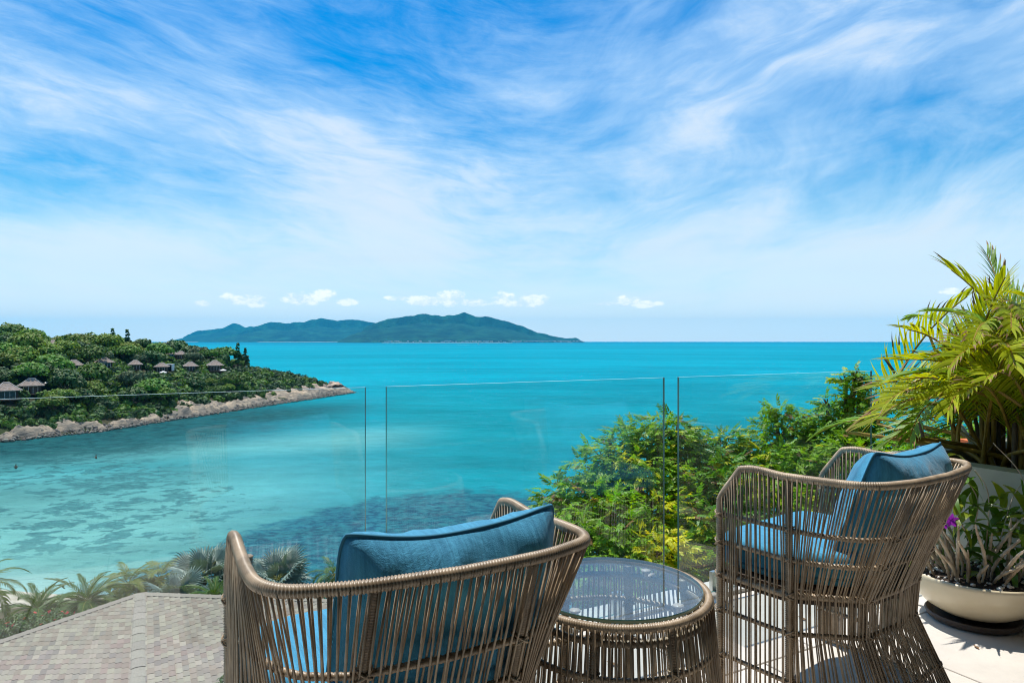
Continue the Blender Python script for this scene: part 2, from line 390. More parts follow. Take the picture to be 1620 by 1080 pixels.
    hv=g.n('ShaderNodeHueSaturation', ins={'Color':col}); g.put(hv,'Value', g.smooth(g.m('ADD',g.m('MULTIPLY',rp,0.55),g.m('MULTIPLY',crest,0.45)),0.36,0.64,0.88,1.10)); col=hv.outputs[0]  # light and dark of the ripples painted into the water colour
    # the wind-roughened surface, seen at a low angle, mirrors far less sky than a flat one would
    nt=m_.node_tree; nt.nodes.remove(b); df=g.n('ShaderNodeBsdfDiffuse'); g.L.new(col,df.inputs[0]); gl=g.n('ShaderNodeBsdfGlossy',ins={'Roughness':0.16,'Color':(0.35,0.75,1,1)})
    lw=g.n('ShaderNodeLayerWeight',ins={'Blend':0.5}); fr=g.m('MINIMUM',g.m('ADD',0.02,g.m('MULTIPLY',0.45,g.m('POWER',lw.outputs['Facing'],7.0))),0.15)
    mx=g.n('ShaderNodeMixShader',ins={0:fr}); g.L.new(df.outputs[0],mx.inputs[1]); g.L.new(gl.outputs[0],mx.inputs[2]); g.L.new(mx.outputs[0],[n for n in nt.nodes if n.type=='OUTPUT_MATERIAL'][0].inputs[0])
    # ripples: fine near by, longer further out
    w1 = g.n('ShaderNodeVectorMath', operation='MULTIPLY', ins={0:P,1:(0.8,1.9,1.0)}).outputs[0]
    h1 = g.noise(w1, 0.9, 5, 0.65, 0.3); h2 = g.noise(w1, 0.16, 6, 0.62, 0.2); h3 = g.noise(w1, 0.03, 6, 0.6)
    hh = g.m('ADD', g.m('ADD', g.m('MULTIPLY',h1,0.22), g.m('MULTIPLY',h2,1.1)), g.m('MULTIPLY',h3,2.5))
    bp = g.n('ShaderNodeBump', ins={'Strength':0.85,'Distance':1.5,'Height':hh}); g.L.new(bp.outputs[0], df.inputs['Normal']); g.L.new(bp.outputs[0], gl.inputs['Normal']); g.L.new(bp.outputs[0], lw.inputs['Normal'])
    return m_
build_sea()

# ------------------------------------------------------------------ islands on the horizon
def island(name, prof, dist, depth, label, seed, mat):
    """prof: list of (bearing offset, height above the horizon), in 1/1080 of the distance"""
    px=np.array([p[0] for p in prof],float); hy=np.array([p[1] for p in prof],float)
    nx=260; ny=60
    xs=np.linspace(px[0],px[-1],nx); hs=np.interp(xs,px,hy)
    k=np.array([1,2,1.])/4; hs=np.convolve(np.pad(hs,1,mode='edge'),k,'valid')*1.08; hs=hs+np.array([1.3*noise.fractal(Vector((x/14.+seed,0,0)),1,2,4) for x in xs])*np.minimum(1,hs/12)
    V=[]
    for j in range(ny):
        t=j/(ny-1)
        for i in range(nx):
            X0=(xs[i]-810)/1080*dist; H=(hs[i])/1080*dist-SEA*0
            edge=min(1.0,(i+0.3)/6,(nx-1-i+0.3)/6)
            Yv=dist+(t-0.42)*depth*(0.35+0.65*min(1,H/350.0))
            # ridge with spurs running down to the shore
            f=math.sin(math.pi*min(1,t/0.86*0.5)) if t<0.43 else math.cos(math.pi*0.5*(t-0.43)/0.57)
            n=noise.fractal(Vector((X0/900+seed,Yv/1500,seed)),1.0,2.0,5)
            n2=noise.ridged_multi_fractal(Vector((X0/620+seed,Yv/1700,seed)),0.9,2.1,5,1.0,2.0)
            f2=max(0,f)**0.9
            z=H*f2*(1-0.30*(1-f2)*n2)+ n*55*f2*(1-f2)*2 + noise.noise(Vector((X0/110,Yv/110,seed)))*9*f2
            V.append((X0,Yv,SEA-8+max(0,z)*edge+ (13*edge if 0.03<t<0.97 else 0)))
    i=np.arange(nx-1)[None]; j=np.arange(ny-1)[:,None]
    F=np.stack([j*nx+i,j*nx+i+1,(j+1)*nx+i+1,(j+1)*nx+i],-1).reshape(-1,4)
    o=link(name,mesh(name,V,F,[mat],smooth=True)); tag(o,label,'island',kind='structure'); return o
M['isle'] = material('forested_mountain', (0.016,0.078,0.040), 0.9, 0.1, color2=(0.003,0.020,0.016), var=0.5, vscale=0.0035, bump=(0.02,1.0,40.0))
I1=[(560,0),(575,22),(610,34),(650,39),(672,42),(700,38),(722,41),(735,44),(752,37),(770,38),(800,31),(822,25),(850,14),(875,9),(895,5),(912,6),(925,1)]
I2=[(330,0),(345,6),(375,12),(400,22),(425,29),(455,27),(480,30),(507,35),(530,31),(552,33),(580,30),(600,24),(650,18),(700,10),(760,0)]
I3=[(283,2),(296,11),(310,16),(330,17),(350,20),(367,27),(382,21),(395,22),(420,17),(460,14),(500,8),(560,0)]
island('mountain_island', I1, 11000, 5200, 'largest green mountain of the island, right end sloping to a low cape', 3.1, M['isle'])
island('mountain_ridge', I2, 14500, 4200, 'blue mountain ridge left of the large island peak', 8.4, M['isle'])
island('far_ridge', I3, 19000-2600, 3000, 'palest and most distant ridge at the left end of the island', 15.2, M['isle'])
# pale strand and village along its foot
mb=MB(); 
for i in range(190):
    px=random.uniform(575,922); 
    if random.random()<0.45: px=random.uniform(810,918)
    fr=(px-560)/365; d=10800-5200*0.42*(0.35+0.65*min(1,np.interp(px,[p[0] for p in I1],[p[1] for p in I1])/1080*11000/350.0))+random.uniform(120,330)
    s=random.uniform(14,42); mb.box(((px-810)/1080*d, d, SEA+8+random.uniform(4,16)),(s,20,random.uniform(8,17)))
o=mb.obj('shore_village',[material('distant_white_walls',(0.62,0.58,0.53),0.8,0.2)]); tag(o,'pale houses strung along the foot of the far island','village',kind='stuff')
mb=MB(); P=[]
for px in np.linspace(290,905,120):
    src=I1 if px>600 else I2
    d=(11000 if px>600 else 14500)
    dep=(5200 if px>600 else 4200)
    H=np.interp(px,[p[0] for p in src],[p[1] for p in src])/1080*d
    d2=d-dep*0.42*(0.35+0.65*min(1,H/350.0)); P.append(((px-810)/1080*d2,d2-12,SEA+3+1.5*math.sin(px)))
V=[];F=[]
for i,p in enumerate(P):
    V+= [(p[0],p[1]-30,SEA+0.4),(p[0],p[1]+40,SEA+5)]
    if i: F.append((2*i-2,2*i,2*i+1,2*i-1))
o=link('strand',mesh('strand',V,F,[material('pale_sand',(0.36,0.34,0.28),0.9,0.1)])); tag(o,'thin pale beach at the foot of the far islands','beach',kind='structure')

# ------------------------------------------------------------------ wooded headland
def head_h(X,Y):
    d=poly_dist(X,Y); X=np.asarray(X,float); Y=np.asarray(Y,float)
    base=np.where(d>0, np.minimum(d,9)*0.30+np.clip(d-9,0,200)*0.285, d*0.25)
    base=25.2*np.tanh(base/23.0)*1.05
    nz=np.array([noise.fractal(Vector((x/42.,y/42.,1.7)),1.0,2.0,3) for x,y in zip(np.ravel(X),np.ravel(Y))]).reshape(X.shape)
    return SEA+base+nz*1.6*sstep(d,6,30)
def build_headland():
    xs=np.arange(-560,-60,4.0); ys=np.arange(120,424,4.0)
    X,Y=np.meshgrid(xs,ys); Z=head_h(X,Y); d=poly_dist(X,Y)
    idx=np.arange(X.size).reshape(X.shape)
    F=np.stack([idx[:-1,:-1],idx[:-1,1:],idx[1:,1:],idx[1:,:-1]],-1).reshape(-1,4)
    keep=(d.ravel()[F]>-9).any(1); F=F[keep]
    V=np.stack([X,Y,np.where(d>-1,Z,SEA-2)],-1).reshape(-1,3)
    o=link('headland',mesh('headland',V,F,[material('hillside_scrub',(0.035,0.055,0.018),0.95,0.1,color2=(0.07,0.06,0.035),vscale=0.06,bump=(0.5,1.0,0.6))],smooth=True))
    tag(o,'hilly green headland sloping down to a rocky point','hill',kind='structure')
build_headland()
def build_rocks():
    P=np.array([(p[0],p[1],0) for p in HEAD_FRONT[1:]+HEAD_BACK[:2]]); Q=resample(P,0.75); n=len(Q)
    T=np.gradient(Q[:,:2],axis=0); T/=np.linalg.norm(T,axis=1,keepdims=True); N=np.stack([-T[:,1],T[:,0]],-1)
    tip=np.array([-76,329])
    w=34; V=[]; 
    for i in range(n):
        dt=np.linalg.norm(Q[i,:2]-tip)
        wid=5.2+3*noise.noise(Vector((i*0.03,0,4)))+ (4.5 if dt<105 else 0)+4*math.exp(-(dt/30)**2)
        for k in range(w):
            s=-2.5+(wid+2.5)*k/(w-1)
            wob=1.6*noise.fractal(Vector((i*0.05,k*0.02,9)),1,2,4)
            p=Q[i,:2]+N[i]*(s+wob)
            g_=max(0,s)
            r1=noise.ridged_multi_fractal(Vector((p[0]*0.13+p[1]*0.10,p[1]*0.06-p[0]*0.05,0.5)),0.8,2.1,6,1.0,2.0)
            r2=noise.fractal(Vector((p[0]*0.26,p[1]*0.26,2)),1.0,2.0,5)*1.3; st=noise.noise(Vector((i*0.013,0,31)))
            amp=(0.35+0.65*max(0,min(1,st*1.6+0.55)))*(1.15 if dt<110 else 1.0)
            env=min(1,max(0,(s+1.2)/3.5))*(1 if k<w-5 else (w-1-k)/5+0.2)
            z=SEA-0.7+min(g_,9)*0.30+max(0,g_-9)*0.26+env*(0.75+amp*(r1*1.2)+r2*1.15)
            V.append((p[0],p[1],z))
    i=np.arange(n-1)[:,None]; k=np.arange(w-1)[None]
    F=np.stack([i*w+k,(i+1)*w+k,(i+1)*w+k+1,i*w+k+1],-1).reshape(-1,4)[:, ::-1]
    m_=bpy.data.materials.new('shore_granite'); m_.use_nodes=True; g=NT(m_.node_tree); b=m_.node_tree.nodes['Principled BSDF']
    Pp=g.n('ShaderNodeNewGeometry').outputs['Position']; z=g.n('ShaderNodeSeparateXYZ',ins={0:Pp}).outputs[2]
    st=g.n('ShaderNodeVectorMath',operation='MULTIPLY',ins={0:Pp,1:(1,1,3.5)}).outputs[0]
    n1=g.noise(st,0.09,7,0.66,0.8); n2=g.noise(st,0.33,7,0.70,0.8)
    c=g.mix(g.smooth(n1,0.38,0.60),(0.62,0.44,0.30,1),(0.30,0.235,0.18,1)); n4=g.noise(g.n('ShaderNodeVectorMath',operation='MULTIPLY',ins={0:Pp,1:(1,0.6,2.5)}).outputs[0],0.17,6,0.66,1.2); c=g.mix(g.smooth(n4,0.50,0.60),c,(0.155,0.13,0.11,1)); c=g.mix(g.smooth(n2,0.56,0.66),c,(0.085,0.072,0.062,1))
    wet=g.smooth(g.m('ADD',z,g.m('MULTIPLY',n1,1.2)),SEA+0.7,SEA+2.2,1,0); c=g.mix(g.m('MULTIPLY',wet,0.8),c,(0.10,0.088,0.075,1))
    g.L.new(c,b.inputs['Base Color']); b.inputs['Roughness'].default_value=0.8
    bp=g.n('ShaderNodeBump',ins={'Strength':1.0,'Distance':0.9,'Height':n2}); g.L.new(bp.outputs[0],b.inputs['Normal'])
    o=link('rocky_shore',mesh('rocky_shore',V,F,[m_])); tag(o,'pink and grey granite shelf along the waterline of the headland','rocks',kind='structure')
    # loose boulders along the waterline, too many and too small to count
    ico=[]; t=(1+5**.5)/2
    IV=np.array([(-1,t,0),(1,t,0),(-1,-t,0),(1,-t,0),(0,-1,t),(0,1,t),(0,-1,-t),(0,1,-t),(t,0,-1),(t,0,1),(-t,0,-1),(-t,0,1)])/math.hypot(1,t)
    IF=np.array([(0,11,5),(0,5,1),(0,1,7),(0,7,10),(0,10,11),(1,5,9),(5,11,4),(11,10,2),(10,7,6),(7,1,8),(3,9,4),(3,4,2),(3,2,6),(3,6,8),(3,8,9),(4,9,5),(2,4,11),(6,2,10),(8,6,7),(9,8,1)])
    N_=5200; ii=RNG.integers(0,n-1,N_); s=RNG.uniform(-1.6,3.2,N_); 
    pos=Q[ii,:2]+N[ii]*s[:,None]+RNG.normal(0,0.4,(N_,2)); sz=RNG.uniform(0.10,0.42,N_)*np.where(RNG.random(N_)<0.05,2.0,1)
    pz=SEA+np.clip(s,0,9)*0.32+RNG.uniform(0.0,0.5,N_)
    mats=rand_rot(N_,jitter=0.3)*(sz[:,None]*RNG.uniform(0.6,1.3,(N_,3)))[:,None,:]
    Vv,Ff=scatter(IV,IF,np.column_stack([pos,pz]),mats)
    o=link('shore_boulders',mesh('shore_boulders',Vv,Ff,[M['boulder']])); tag(o,'loose grey boulders washed along the foot of the headland','boulders',kind='stuff')
build_rocks()

QV=np.array([(-0.5,-0.5,0),(0.5,-0.5,0.06),(0.5,0.5,-0.04),(-0.5,0.5,0.08),(0,0,0.14)])
QF=np.array([(0,1,4),(1,2,4),(2,3,4),(3,0,4)])
def clump_crown(rad, lobes, per, leaf, seed, flat=0.8, shape='round', lobe_r=0.45):
    """foliage: lobes spread over an ellipsoid, each a shell of small leaf clumps"""
    rng=np.random.default_rng(seed); P=[];U=[];S=[]
    for k in range(lobes):
        a=rng.uniform(0,2*math.pi); 
        if shape=='cone':
            h=rng.uniform(0,1); rr=(1-h)**0.8*0.75*rad*rng.uniform(0.3,1.0); c=np.array([math.cos(a)*rr,math.sin(a)*rr,(h*2-0.9)*rad*1.7]); lr=rad*lobe_r*(0.5+0.7*(1-h))
        else:
            v=rng.normal(0,1,3); v/=np.linalg.norm(v); v[2]=abs(v[2])*1.0-0.25; c=v*rad*rng.uniform(0.45,0.82); c[2]*=flat; lr=rad*lobe_r*rng.uniform(0.7,1.25)
        n=int(per*(lr/(rad*lobe_r))**2)
        q=rng.normal(0,1,(n,3)); q/=np.linalg.norm(q,axis=1,keepdims=True); q[:,2]=np.where(q[:,2]<-0.35,-q[:,2]*0.6,q[:,2])
        r=lr*rng.uniform(0.72,1.06,(n,1))
        P.append(c+q*r*np.array([1,1,0.78])); U.append(q+np.array([0,0,0.35])); S.append(rng.uniform(0.6,1.25,n)*leaf)
    P=np.concatenate(P);U=np.concatenate(U);S=np.concatenate(S)
    mt=rand_rot(len(P),U,0.45,rng)*S[:,None,None]
    return scatter(QV,QF,P,mt)
def tree_proto(name, rad, h, seed, mat, shape='round', lobes=16, per=130, leaf=0.58, flat=0.8):
    V,F=clump_crown(rad,lobes,per,leaf,seed,flat,shape); V=V+np.array([0,0,h])
    crown=mesh(name+'_crown',V,F,[mat])
    mb=MB(); rng=random.Random(seed)
    mb.tube([(0,0,-1.5),(0.1,0,h*0.35),(0.0,0.1,h*0.75),(0,0,h)],[0.30,0.22,0.16,0.08],6)
    for k in range(5):
        a=rng.uniform(0,6.28); mb.tube([(0,0,h*0.45),(math.cos(a)*rad*0.3,math.sin(a)*rad*0.3,h*0.8),(math.cos(a)*rad*0.65,math.sin(a)*rad*0.65,h+rad*0.2)],[0.13,0.09,0.03],5)
    return crown, mb.mesh(name+'_trunk',[M['trunk']])
protos={}
for i,(rad,h,mt,lob,fl) in enumerate([(4.3,4.2,'leaf_far_a',17,0.78),(3.6,3.6,'leaf_far_b',15,0.85),(4.8,4.6,'leaf_far_c',20,0.62),(3.2,3.6,'leaf_far_d',14,0.9),(3.9,3.8,'leaf_far_b',17,0.75)]):
    protos[i]=tree_proto('broadleaf_tree',rad,h,40+i,M[mt],lobes=lob,flat=fl)
protos['cone']=tree_proto('casuarina',2.0,5.0,77,M['leaf_far_b'],shape='cone',lobes=22,per=55,leaf=0.42)
def ray_site(px,py,lift):
    """ground point of the headland met by the sight line (px,py in 1620x1080), its top `lift` metres above the ground"""
    u=(px-810)/1080.; v=(540-py)/1080.
    ds=np.arange(165,400,1.0); X=u*ds; g_=head_h(X,ds)+lift; ray=EYE+v*ds
    hit=np.where((g_>=ray)&(poly_dist(X,ds)>4))[0]
    if len(hit)==0:
        j=np.argmax(g_-ray); 
    else: j=hit[0]
    d=ds[j]; return u*d,d,float(head_h(np.array([u*d]),np.array([d]))[0])
taken=[]
def place_tree(x,y,z,kind,s,label,group,rz=None,name='broadleaf_tree',cat='tree'):
    t=empty(name,(x,y,z),random.uniform(0,6.28) if rz is None else rz); t.scale=(s,s,s*random.uniform(0.9,1.1))
    link('crown',protos[kind][0],t); link('trunk',protos[kind][1],t); tag(t,label,cat,group); return t

# villas with hipped shingle roofs
def villa_mesh_parts():
    W,D,H=5.2,4.6,2.6
    wall=MB(); wall.box((0,0,H/2),(W,D,H)); 
    deck=MB(); deck.box((0,-D/2-1.3,-0.15),(W+1.0,2.6,0.18)); deck.box((0,0,-0.6),(W,D,1.1))
    roof=MB(); e=0.95; hw,hd=W/2+e,D/2+e; rz=2.05; rl=0.75
    # slightly flared hip roof: two rings then the ridge
    r0=[(-hw,-hd,H-0.12),(hw,-hd,H-0.12),(hw,hd,H-0.12),(-hw,hd,H-0.12)]
    k=0.45; r1=[(-(hw*(1-k)+rl*k),-hd*(1-k),H+rz*0.36),((hw*(1-k)+rl*k),-hd*(1-k),H+rz*0.36),((hw*(1-k)+rl*k),hd*(1-k),H+rz*0.36),(-(hw*(1-k)+rl*k),hd*(1-k),H+rz*0.36)]
    V=r0+r1+[(-rl,0,H+rz),(rl,0,H+rz)]+[(p[0],p[1],p[2]-0.16) for p in r0]
    F=[(0,1,5,4),(1,2,6,5),(2,3,7,6),(3,0,4,7),(4,5,9,8),(5,6,9),(6,7,8,9),(7,4,8),(0,10,11,1),(1,11,12,2),(2,12,13,3),(3,13,10,0),(10,13,12,11)]
    roof.add(V,F)
    cap=MB()
    for a,b_,c_ in [(0,4,8),(1,5,9),(2,6,9),(3,7,8)]: cap.tube([V[a],V[b_],V[c_]],0.13,5)
    cap.tube([V[8],V[9]],0.15,5)
    win=MB(); win.box((0,-D/2-0.03,1.15),(3.6,0.08,2.0))
    fr=MB()
    for xx in (-1.85,-0.6,0.6,1.85): fr.box((xx,-D/2-0.06,1.15),(0.09,0.12,2.1))
    fr.box((0,-D/2-0.06,2.22),(3.8,0.12,0.1))
    rail=MB(); rail.box((0,-D/2-2.5,0.75),(W+0.8,0.07,0.08))
    for xx in np.linspace(-W/2-0.3,W/2+0.3,8): rail.box((xx,-D/2-2.5,0.35),(0.06,0.06,0.8))
    return dict(wall=wall.mesh('villa_wall',[M['wood_dark']]),deck=deck.mesh('villa_deck',[material('deck_timber',(0.12,0.085,0.065),0.8,0.2)]),
        roof=roof.mesh('villa_roof',[M['thatch']]),ridge_cap=cap.mesh('villa_cap',[M['cap']]),window=win.mesh('villa_window',[M['dark_glass']]),
        window_frame=fr.mesh('villa_frame',[M['white_paint']]),railing=rail.mesh('villa_rail',[M['wood_dark']]))
VM=villa_mesh_parts()
villas=[(10,601,1.15,0.35,'shingle-roofed villa cut by the left edge of the photograph, lowest on the headland'),
 (50,595,1.12,0.15,'shingle-roofed villa low on the slope, second from the left edge'),
 (117,567,1.0,0.3,'villa half hidden behind a tree, left of the lone pyramid-roofed villa'),
 (165,564,0.95,0.5,'hip-roofed villa below the small white parasol on the upper slope'),
 (214,568,0.88,0.2,'hip-roofed villa in the middle row with its left side behind dark trees'),
 (84,537,0.75,0.4,'villa roof high among the trees near the ridge on the left'),
 (149,550,0.6,0.2,'small roof peeping from the trees above the white parasol'),
 (236,551,0.62,0.6,'pointed roof just showing above the middle row of villas'),
 (270,550,0.80,0.7,'pale hip roof on the upper slope right of the middle'),
 (286,545,0.85,0.1,'dark villa beneath tall trees just below the ridge'),
 (256,573,0.85,0.0,'villa with a white box frame annex beside it'),
 (301,571,0.98,0.3,'pyramid-roofed villa with pale ridge lines, right of the white box annex'),
 (340,568,1.12,0.25,'broad hip-roofed villa farthest right, above a white parasol')]
vpos=[]
for (px,py,s,rz,lab) in villas:
    x,y,z=ray_site(px,py,4.9*s)
    t=empty('villa',(x,y,z+0.25),math.atan2(-x,y)*1.0*0+rz+math.atan2(x,y)*-0.6); t.scale=(s*0.84,s*0.84,s*0.84)
    for k,me in VM.items(): link(k,me,t)
    tag(t,lab,'villa','villas on the headland'); vpos.append((x,y,4.2*s)); taken.append((x,y,3.4*s))
# white box annex beside one villa
x,y,z=ray_site(269,578,2.5); t=empty('annex',(x,y,z),0.1); mb=MB()
for xx in (-1.1,1.1):
    mb.box((xx,0,1.2),(0.3,2.2,2.4))
mb.box((0,0,2.55),(2.6,2.3,0.3)); mb.obj('frame',[M['white_paint']],t); MB().box((0,0.4,1.2),(1.88,0.1,2.36)).obj('window',[M['dark_glass']],t)
tag(t,'small white flat-roofed annex with a dark opening between two villas','annex'); vpos.append((x,y,3)); taken.append((x,y,2.2))
# parasols
pc=MB(); Vp,Fp=lathe([(0.02,2.75),(0.75,2.55),(1.5,2.15),(1.5,2.10),(0.7,2.46),(0.02,2.6)],8); pc.add(Vp,Fp); PC=pc.mesh('parasol_canopy',[M['white_paint']])
PP=MB().tube([(0,0,-0.5),(0,0,2.8)],0.04,6).mesh('parasol_pole',[M['wood_dark']])
for (px,py,lab) in [(150,562,'white parasol high on the slope under the small roof'),(75,604.5,'white parasol at the right end of the low villa second from the left'),
                    (258,588,'white parasol on the deck below the villa with the white annex'),(353,585,'white parasol below the farthest right villa')]:
    x,y,z=ray_site(px,py,2.8); y-=3.5*0; t=empty('parasol',(x,y,z)); link('canopy',PC,t); link('pole',PP,t); tag(t,lab,'parasol','white parasols by the villas'); taken.append((x,y,1.7))
# terraces on the point
for (px,py,w_,lab) in [(372,567,7,'dark stone terrace under the lone tree on the point'),(392,575,8,'curved dark stone terrace below the lone tree'),(402,579,5,'last small terrace before the rocks of the point')]:
    x,y,z=ray_site(px,py,1.0); t=empty('lookout_terrace',(x,y,z-0.2),-0.3); mb=MB(); mb.box((0,0,0.45),(w_,4,0.9)); mb.obj('base',[material('terrace_stone',(0.13,0.085,0.07),0.8,0.2)],t)
    mb=MB(); mb.box((0,-1.9,1.25),(w_,0.12,0.1)); 
    for q in np.linspace(-w_/2+0.1,w_/2-0.1,6): mb.box((q,-1.9,1.05),(0.08,0.08,0.4))
    mb.obj('railing',[M['wood_dark']],t); tag(t,lab,'terrace'); taken.append((x,y,w_*0.5)); vpos.append((x,y,2.0))

def clear(x,y,r):
    """False where a villa stands or where a crown would hide a villa's roof from the bay"""
    for (a,b,c) in taken:
        if (x-a)**2+(y-b)**2<(c+r*0.55)**2: return False
    for (a,b,c) in vpos:
        if y<b-0.5 and b-y<25 and abs(x/y-a/b)*b < c*0.58+r*0.55: return False
    return True
# special trees
x,y,z=ray_site(382,547,10.0); 
for dx,s,lab in ((-1.6,1.2,'taller of the two feathery trees standing alone on the point'),(1.7,1.0,'shorter, right one of the two feathery trees alone on the point')):
    place_tree(x+dx,y,z,'cone',s*1.05,lab,None,name='casuarina_tree')
for px,py,lab in ((178,514,'left of two dark pointed trees rising above the headland ridge'),(201,513,'right of two dark pointed trees rising above the headland ridge')):
    x,y,z=ray_site(px,520,10.5); place_tree(x,y,z,'cone',1.22,lab,None,name='casuarina_tree')
x,y,z=ray_site(352,533,9.2); place_tree(x,y,z,0,1.25,'big round bright green tree at the right end of the ridge',None)
names=[(0,'mid green broadleaf tree with a lumpy round crown on the wooded headland'),(1,'dark green broadleaf tree with a compact crown on the wooded headland'),
       (2,'olive green tree with a broad flat crown on the wooded headland'),(3,'grey green tree with a loose crown on the wooded headland'),(4,'dark green tree with a low wide crown on the wooded headland')]
VS=['the villa at the left edge','the second low villa','the tree-hidden villa','the parasol villa','the middle-row villa','the high left villa','the small high roof','the pointed roof','the pale upper villa','the dark ridge villa','the annexed villa','the pyramid-roofed villa','the farthest right villa']
used=set(); nt=0; grid=[]
for gx in np.arange(-330,-80,6.9):
    for gy in np.arange(160,385,7.4):
        x=gx+random.uniform(-2.8,2.8); y=gy+random.uniform(-2.8,2.8); grid.append((x,y))
GX=np.array([p[0] for p in grid]); GY=np.array([p[1] for p in grid]); GD=poly_dist(GX,GY); GZ=head_h(GX,GY)
for x,y,d,z in zip(GX,GY,GD,GZ):
    u=x/y
    if d<11 or u<-0.86 or u>-0.39: continue
    if d<26 and random.random()<0.45: continue
    ridge = z>SEA+19.5
    front = True
    # beyond the ridge nothing shows
    zz=head_h(np.array([x*0.93]),np.array([y*0.93]))[0]
    if zz>z+1.6 and d<70: continue
    if y>345: continue
    s=random.choice([0.75,0.95,1.15,1.35]) *random.uniform(0.9,1.12) if not ridge else random.choice([0.65,0.8,0.95,1.12])*random.uniform(0.92,1.08)
    if u>-0.455: s*=0.72
    if not clear(x,y,3.6*s): continue
    k=random.choices([0,1,2,3,4],[3,3,2.2,1.6,2.5])[0]
    
    col_=['mid green lumpy-crowned','dark green compact','olive green flat-crowned','grey green loose-crowned','dark green low-spreading'][k]
    j=min(range(len(vpos)),key=lambda q:(vpos[q][0]-x)**2+(vpos[q][1]-y)**2); 
    if j>=len(VS): j=min(range(len(VS)),key=lambda q:(vpos[q][0]-x)**2+(vpos[q][1]-y)**2)
    a_,b_=vpos[j][0],vpos[j][1]; lat=(u-a_/b_)*b_; dd_=y-b_; dist_=math.hypot(x-a_,y-b_)
    where=('just ' if dist_<10 else 'well ' if dist_>24 else '')+(('left of' if lat<0 else 'right of') if abs(lat)>abs(dd_)*0.7 else ('uphill behind' if dd_>0 else 'downhill from'))+(' and above' if (abs(lat)>abs(dd_)*0.7 and dd_>4) else ' and below' if (abs(lat)>abs(dd_)*0.7 and dd_<-4) else '')
    lab='%s tree %s %s'%(col_,where,VS[j]); lab=lab.replace('lumpy-crowned','lumpy').replace('flat-crowned','flat-topped').replace('loose-crowned','loose').replace('low-spreading','low')
    if s>1.2: lab='tall '+lab
    elif s<0.72: lab='small '+lab
    if lab in used:
        q_=' near the skyline' if z>SEA+21 else ' just above the shore rocks' if d<20 else ' lower on the slope' if z<SEA+11 else ' on the upper slope' if z>SEA+16.5 else ' halfway up the slope'
        if len((lab+q_).split())<=16: lab+=q_
    if lab in used: lab=lab.replace(' tree ',' tree or its twin ') if len(lab.split())<=13 else lab
    if False: lab=lab.replace('well ','').replace(' and above','').replace(' and below','').replace(' tree ',' tree or its twin ')
    used.add(lab); place_tree(x,y,z-0.3,k,s,lab,'trees on the wooded headland'); nt+=1
print('headland trees',nt)
# palms here and there on the headland are part of the far mass; undergrowth between the trees
def undergrowth():
    rng=np.random.default_rng(5); P=[]
    xs=np.arange(-340,-74,2.3); ys=np.arange(136,372,2.5)
    X,Y=np.meshgrid(xs,ys); X=(X+rng.uniform(-1.2,1.2,X.shape)).ravel(); Y=(Y+rng.uniform(-1.2,1.2,Y.shape)).ravel()
    d=poly_dist(X,Y); u=X/Y
    k=(d>4.6+1.2*np.sin(X*0.13)+np.where(X>-108,3.5,0))&(u>-0.9)&~((X>-93)&(d<9.5))&(Y<352)&(X<-87)
    X,Y,d=X[k],Y[k],d[k]; Z=head_h(X,Y)
    keep=np.ones(len(X),bool)
    for (a,b,c) in taken: keep&=((X-a)**2+(Y-b)**2>(c+0.6)**2)
    for (a,b,c) in vpos: keep&=~((Y<b)&(b-Y<8)&(np.abs(X/Y-a/b)*b<c*0.62))
    X,Y,Z,d=X[keep],Y[keep],Z[keep],d[keep]
    for nm,mt,sel in (('undergrowth','leaf_far_b',0),('undergrowth','leaf_shade',1),('undergrowth','leaf_far_a',2)):
        q=(rng.random(len(X))*3).astype(int)==sel
        x,y,z,dd=X[q],Y[q],Z[q],d[q]; n=len(x); per=80
        r=rng.uniform(1.3,2.7,n)*np.where(dd<14,0.75,1.0)
        v=rng.normal(0,1,(n,per,3)); v/=np.linalg.norm(v,axis=2,keepdims=True); v[...,2]=np.abs(v[...,2])
        pos=np.stack([x,y,z],-1)[:,None,:]+v*r[:,None,None]*rng.uniform(0.75,1.08,(n,per,1))*np.array([1,1,1.0])
        mt_=rand_rot(n*per,v.reshape(-1,3),0.45,rng)*rng.uniform(0.45,0.95,(n*per,1,1))
        V,F=scatter(QV,QF,pos.reshape(-1,3),mt_)
        o=link(nm,mesh(nm,V,F,[M[mt]])); tag(o,['dark green','deep bluish green','mid green'][sel]+' shrubs massed between the trees of the headland','shrubs',kind='stuff')
undergrowth()

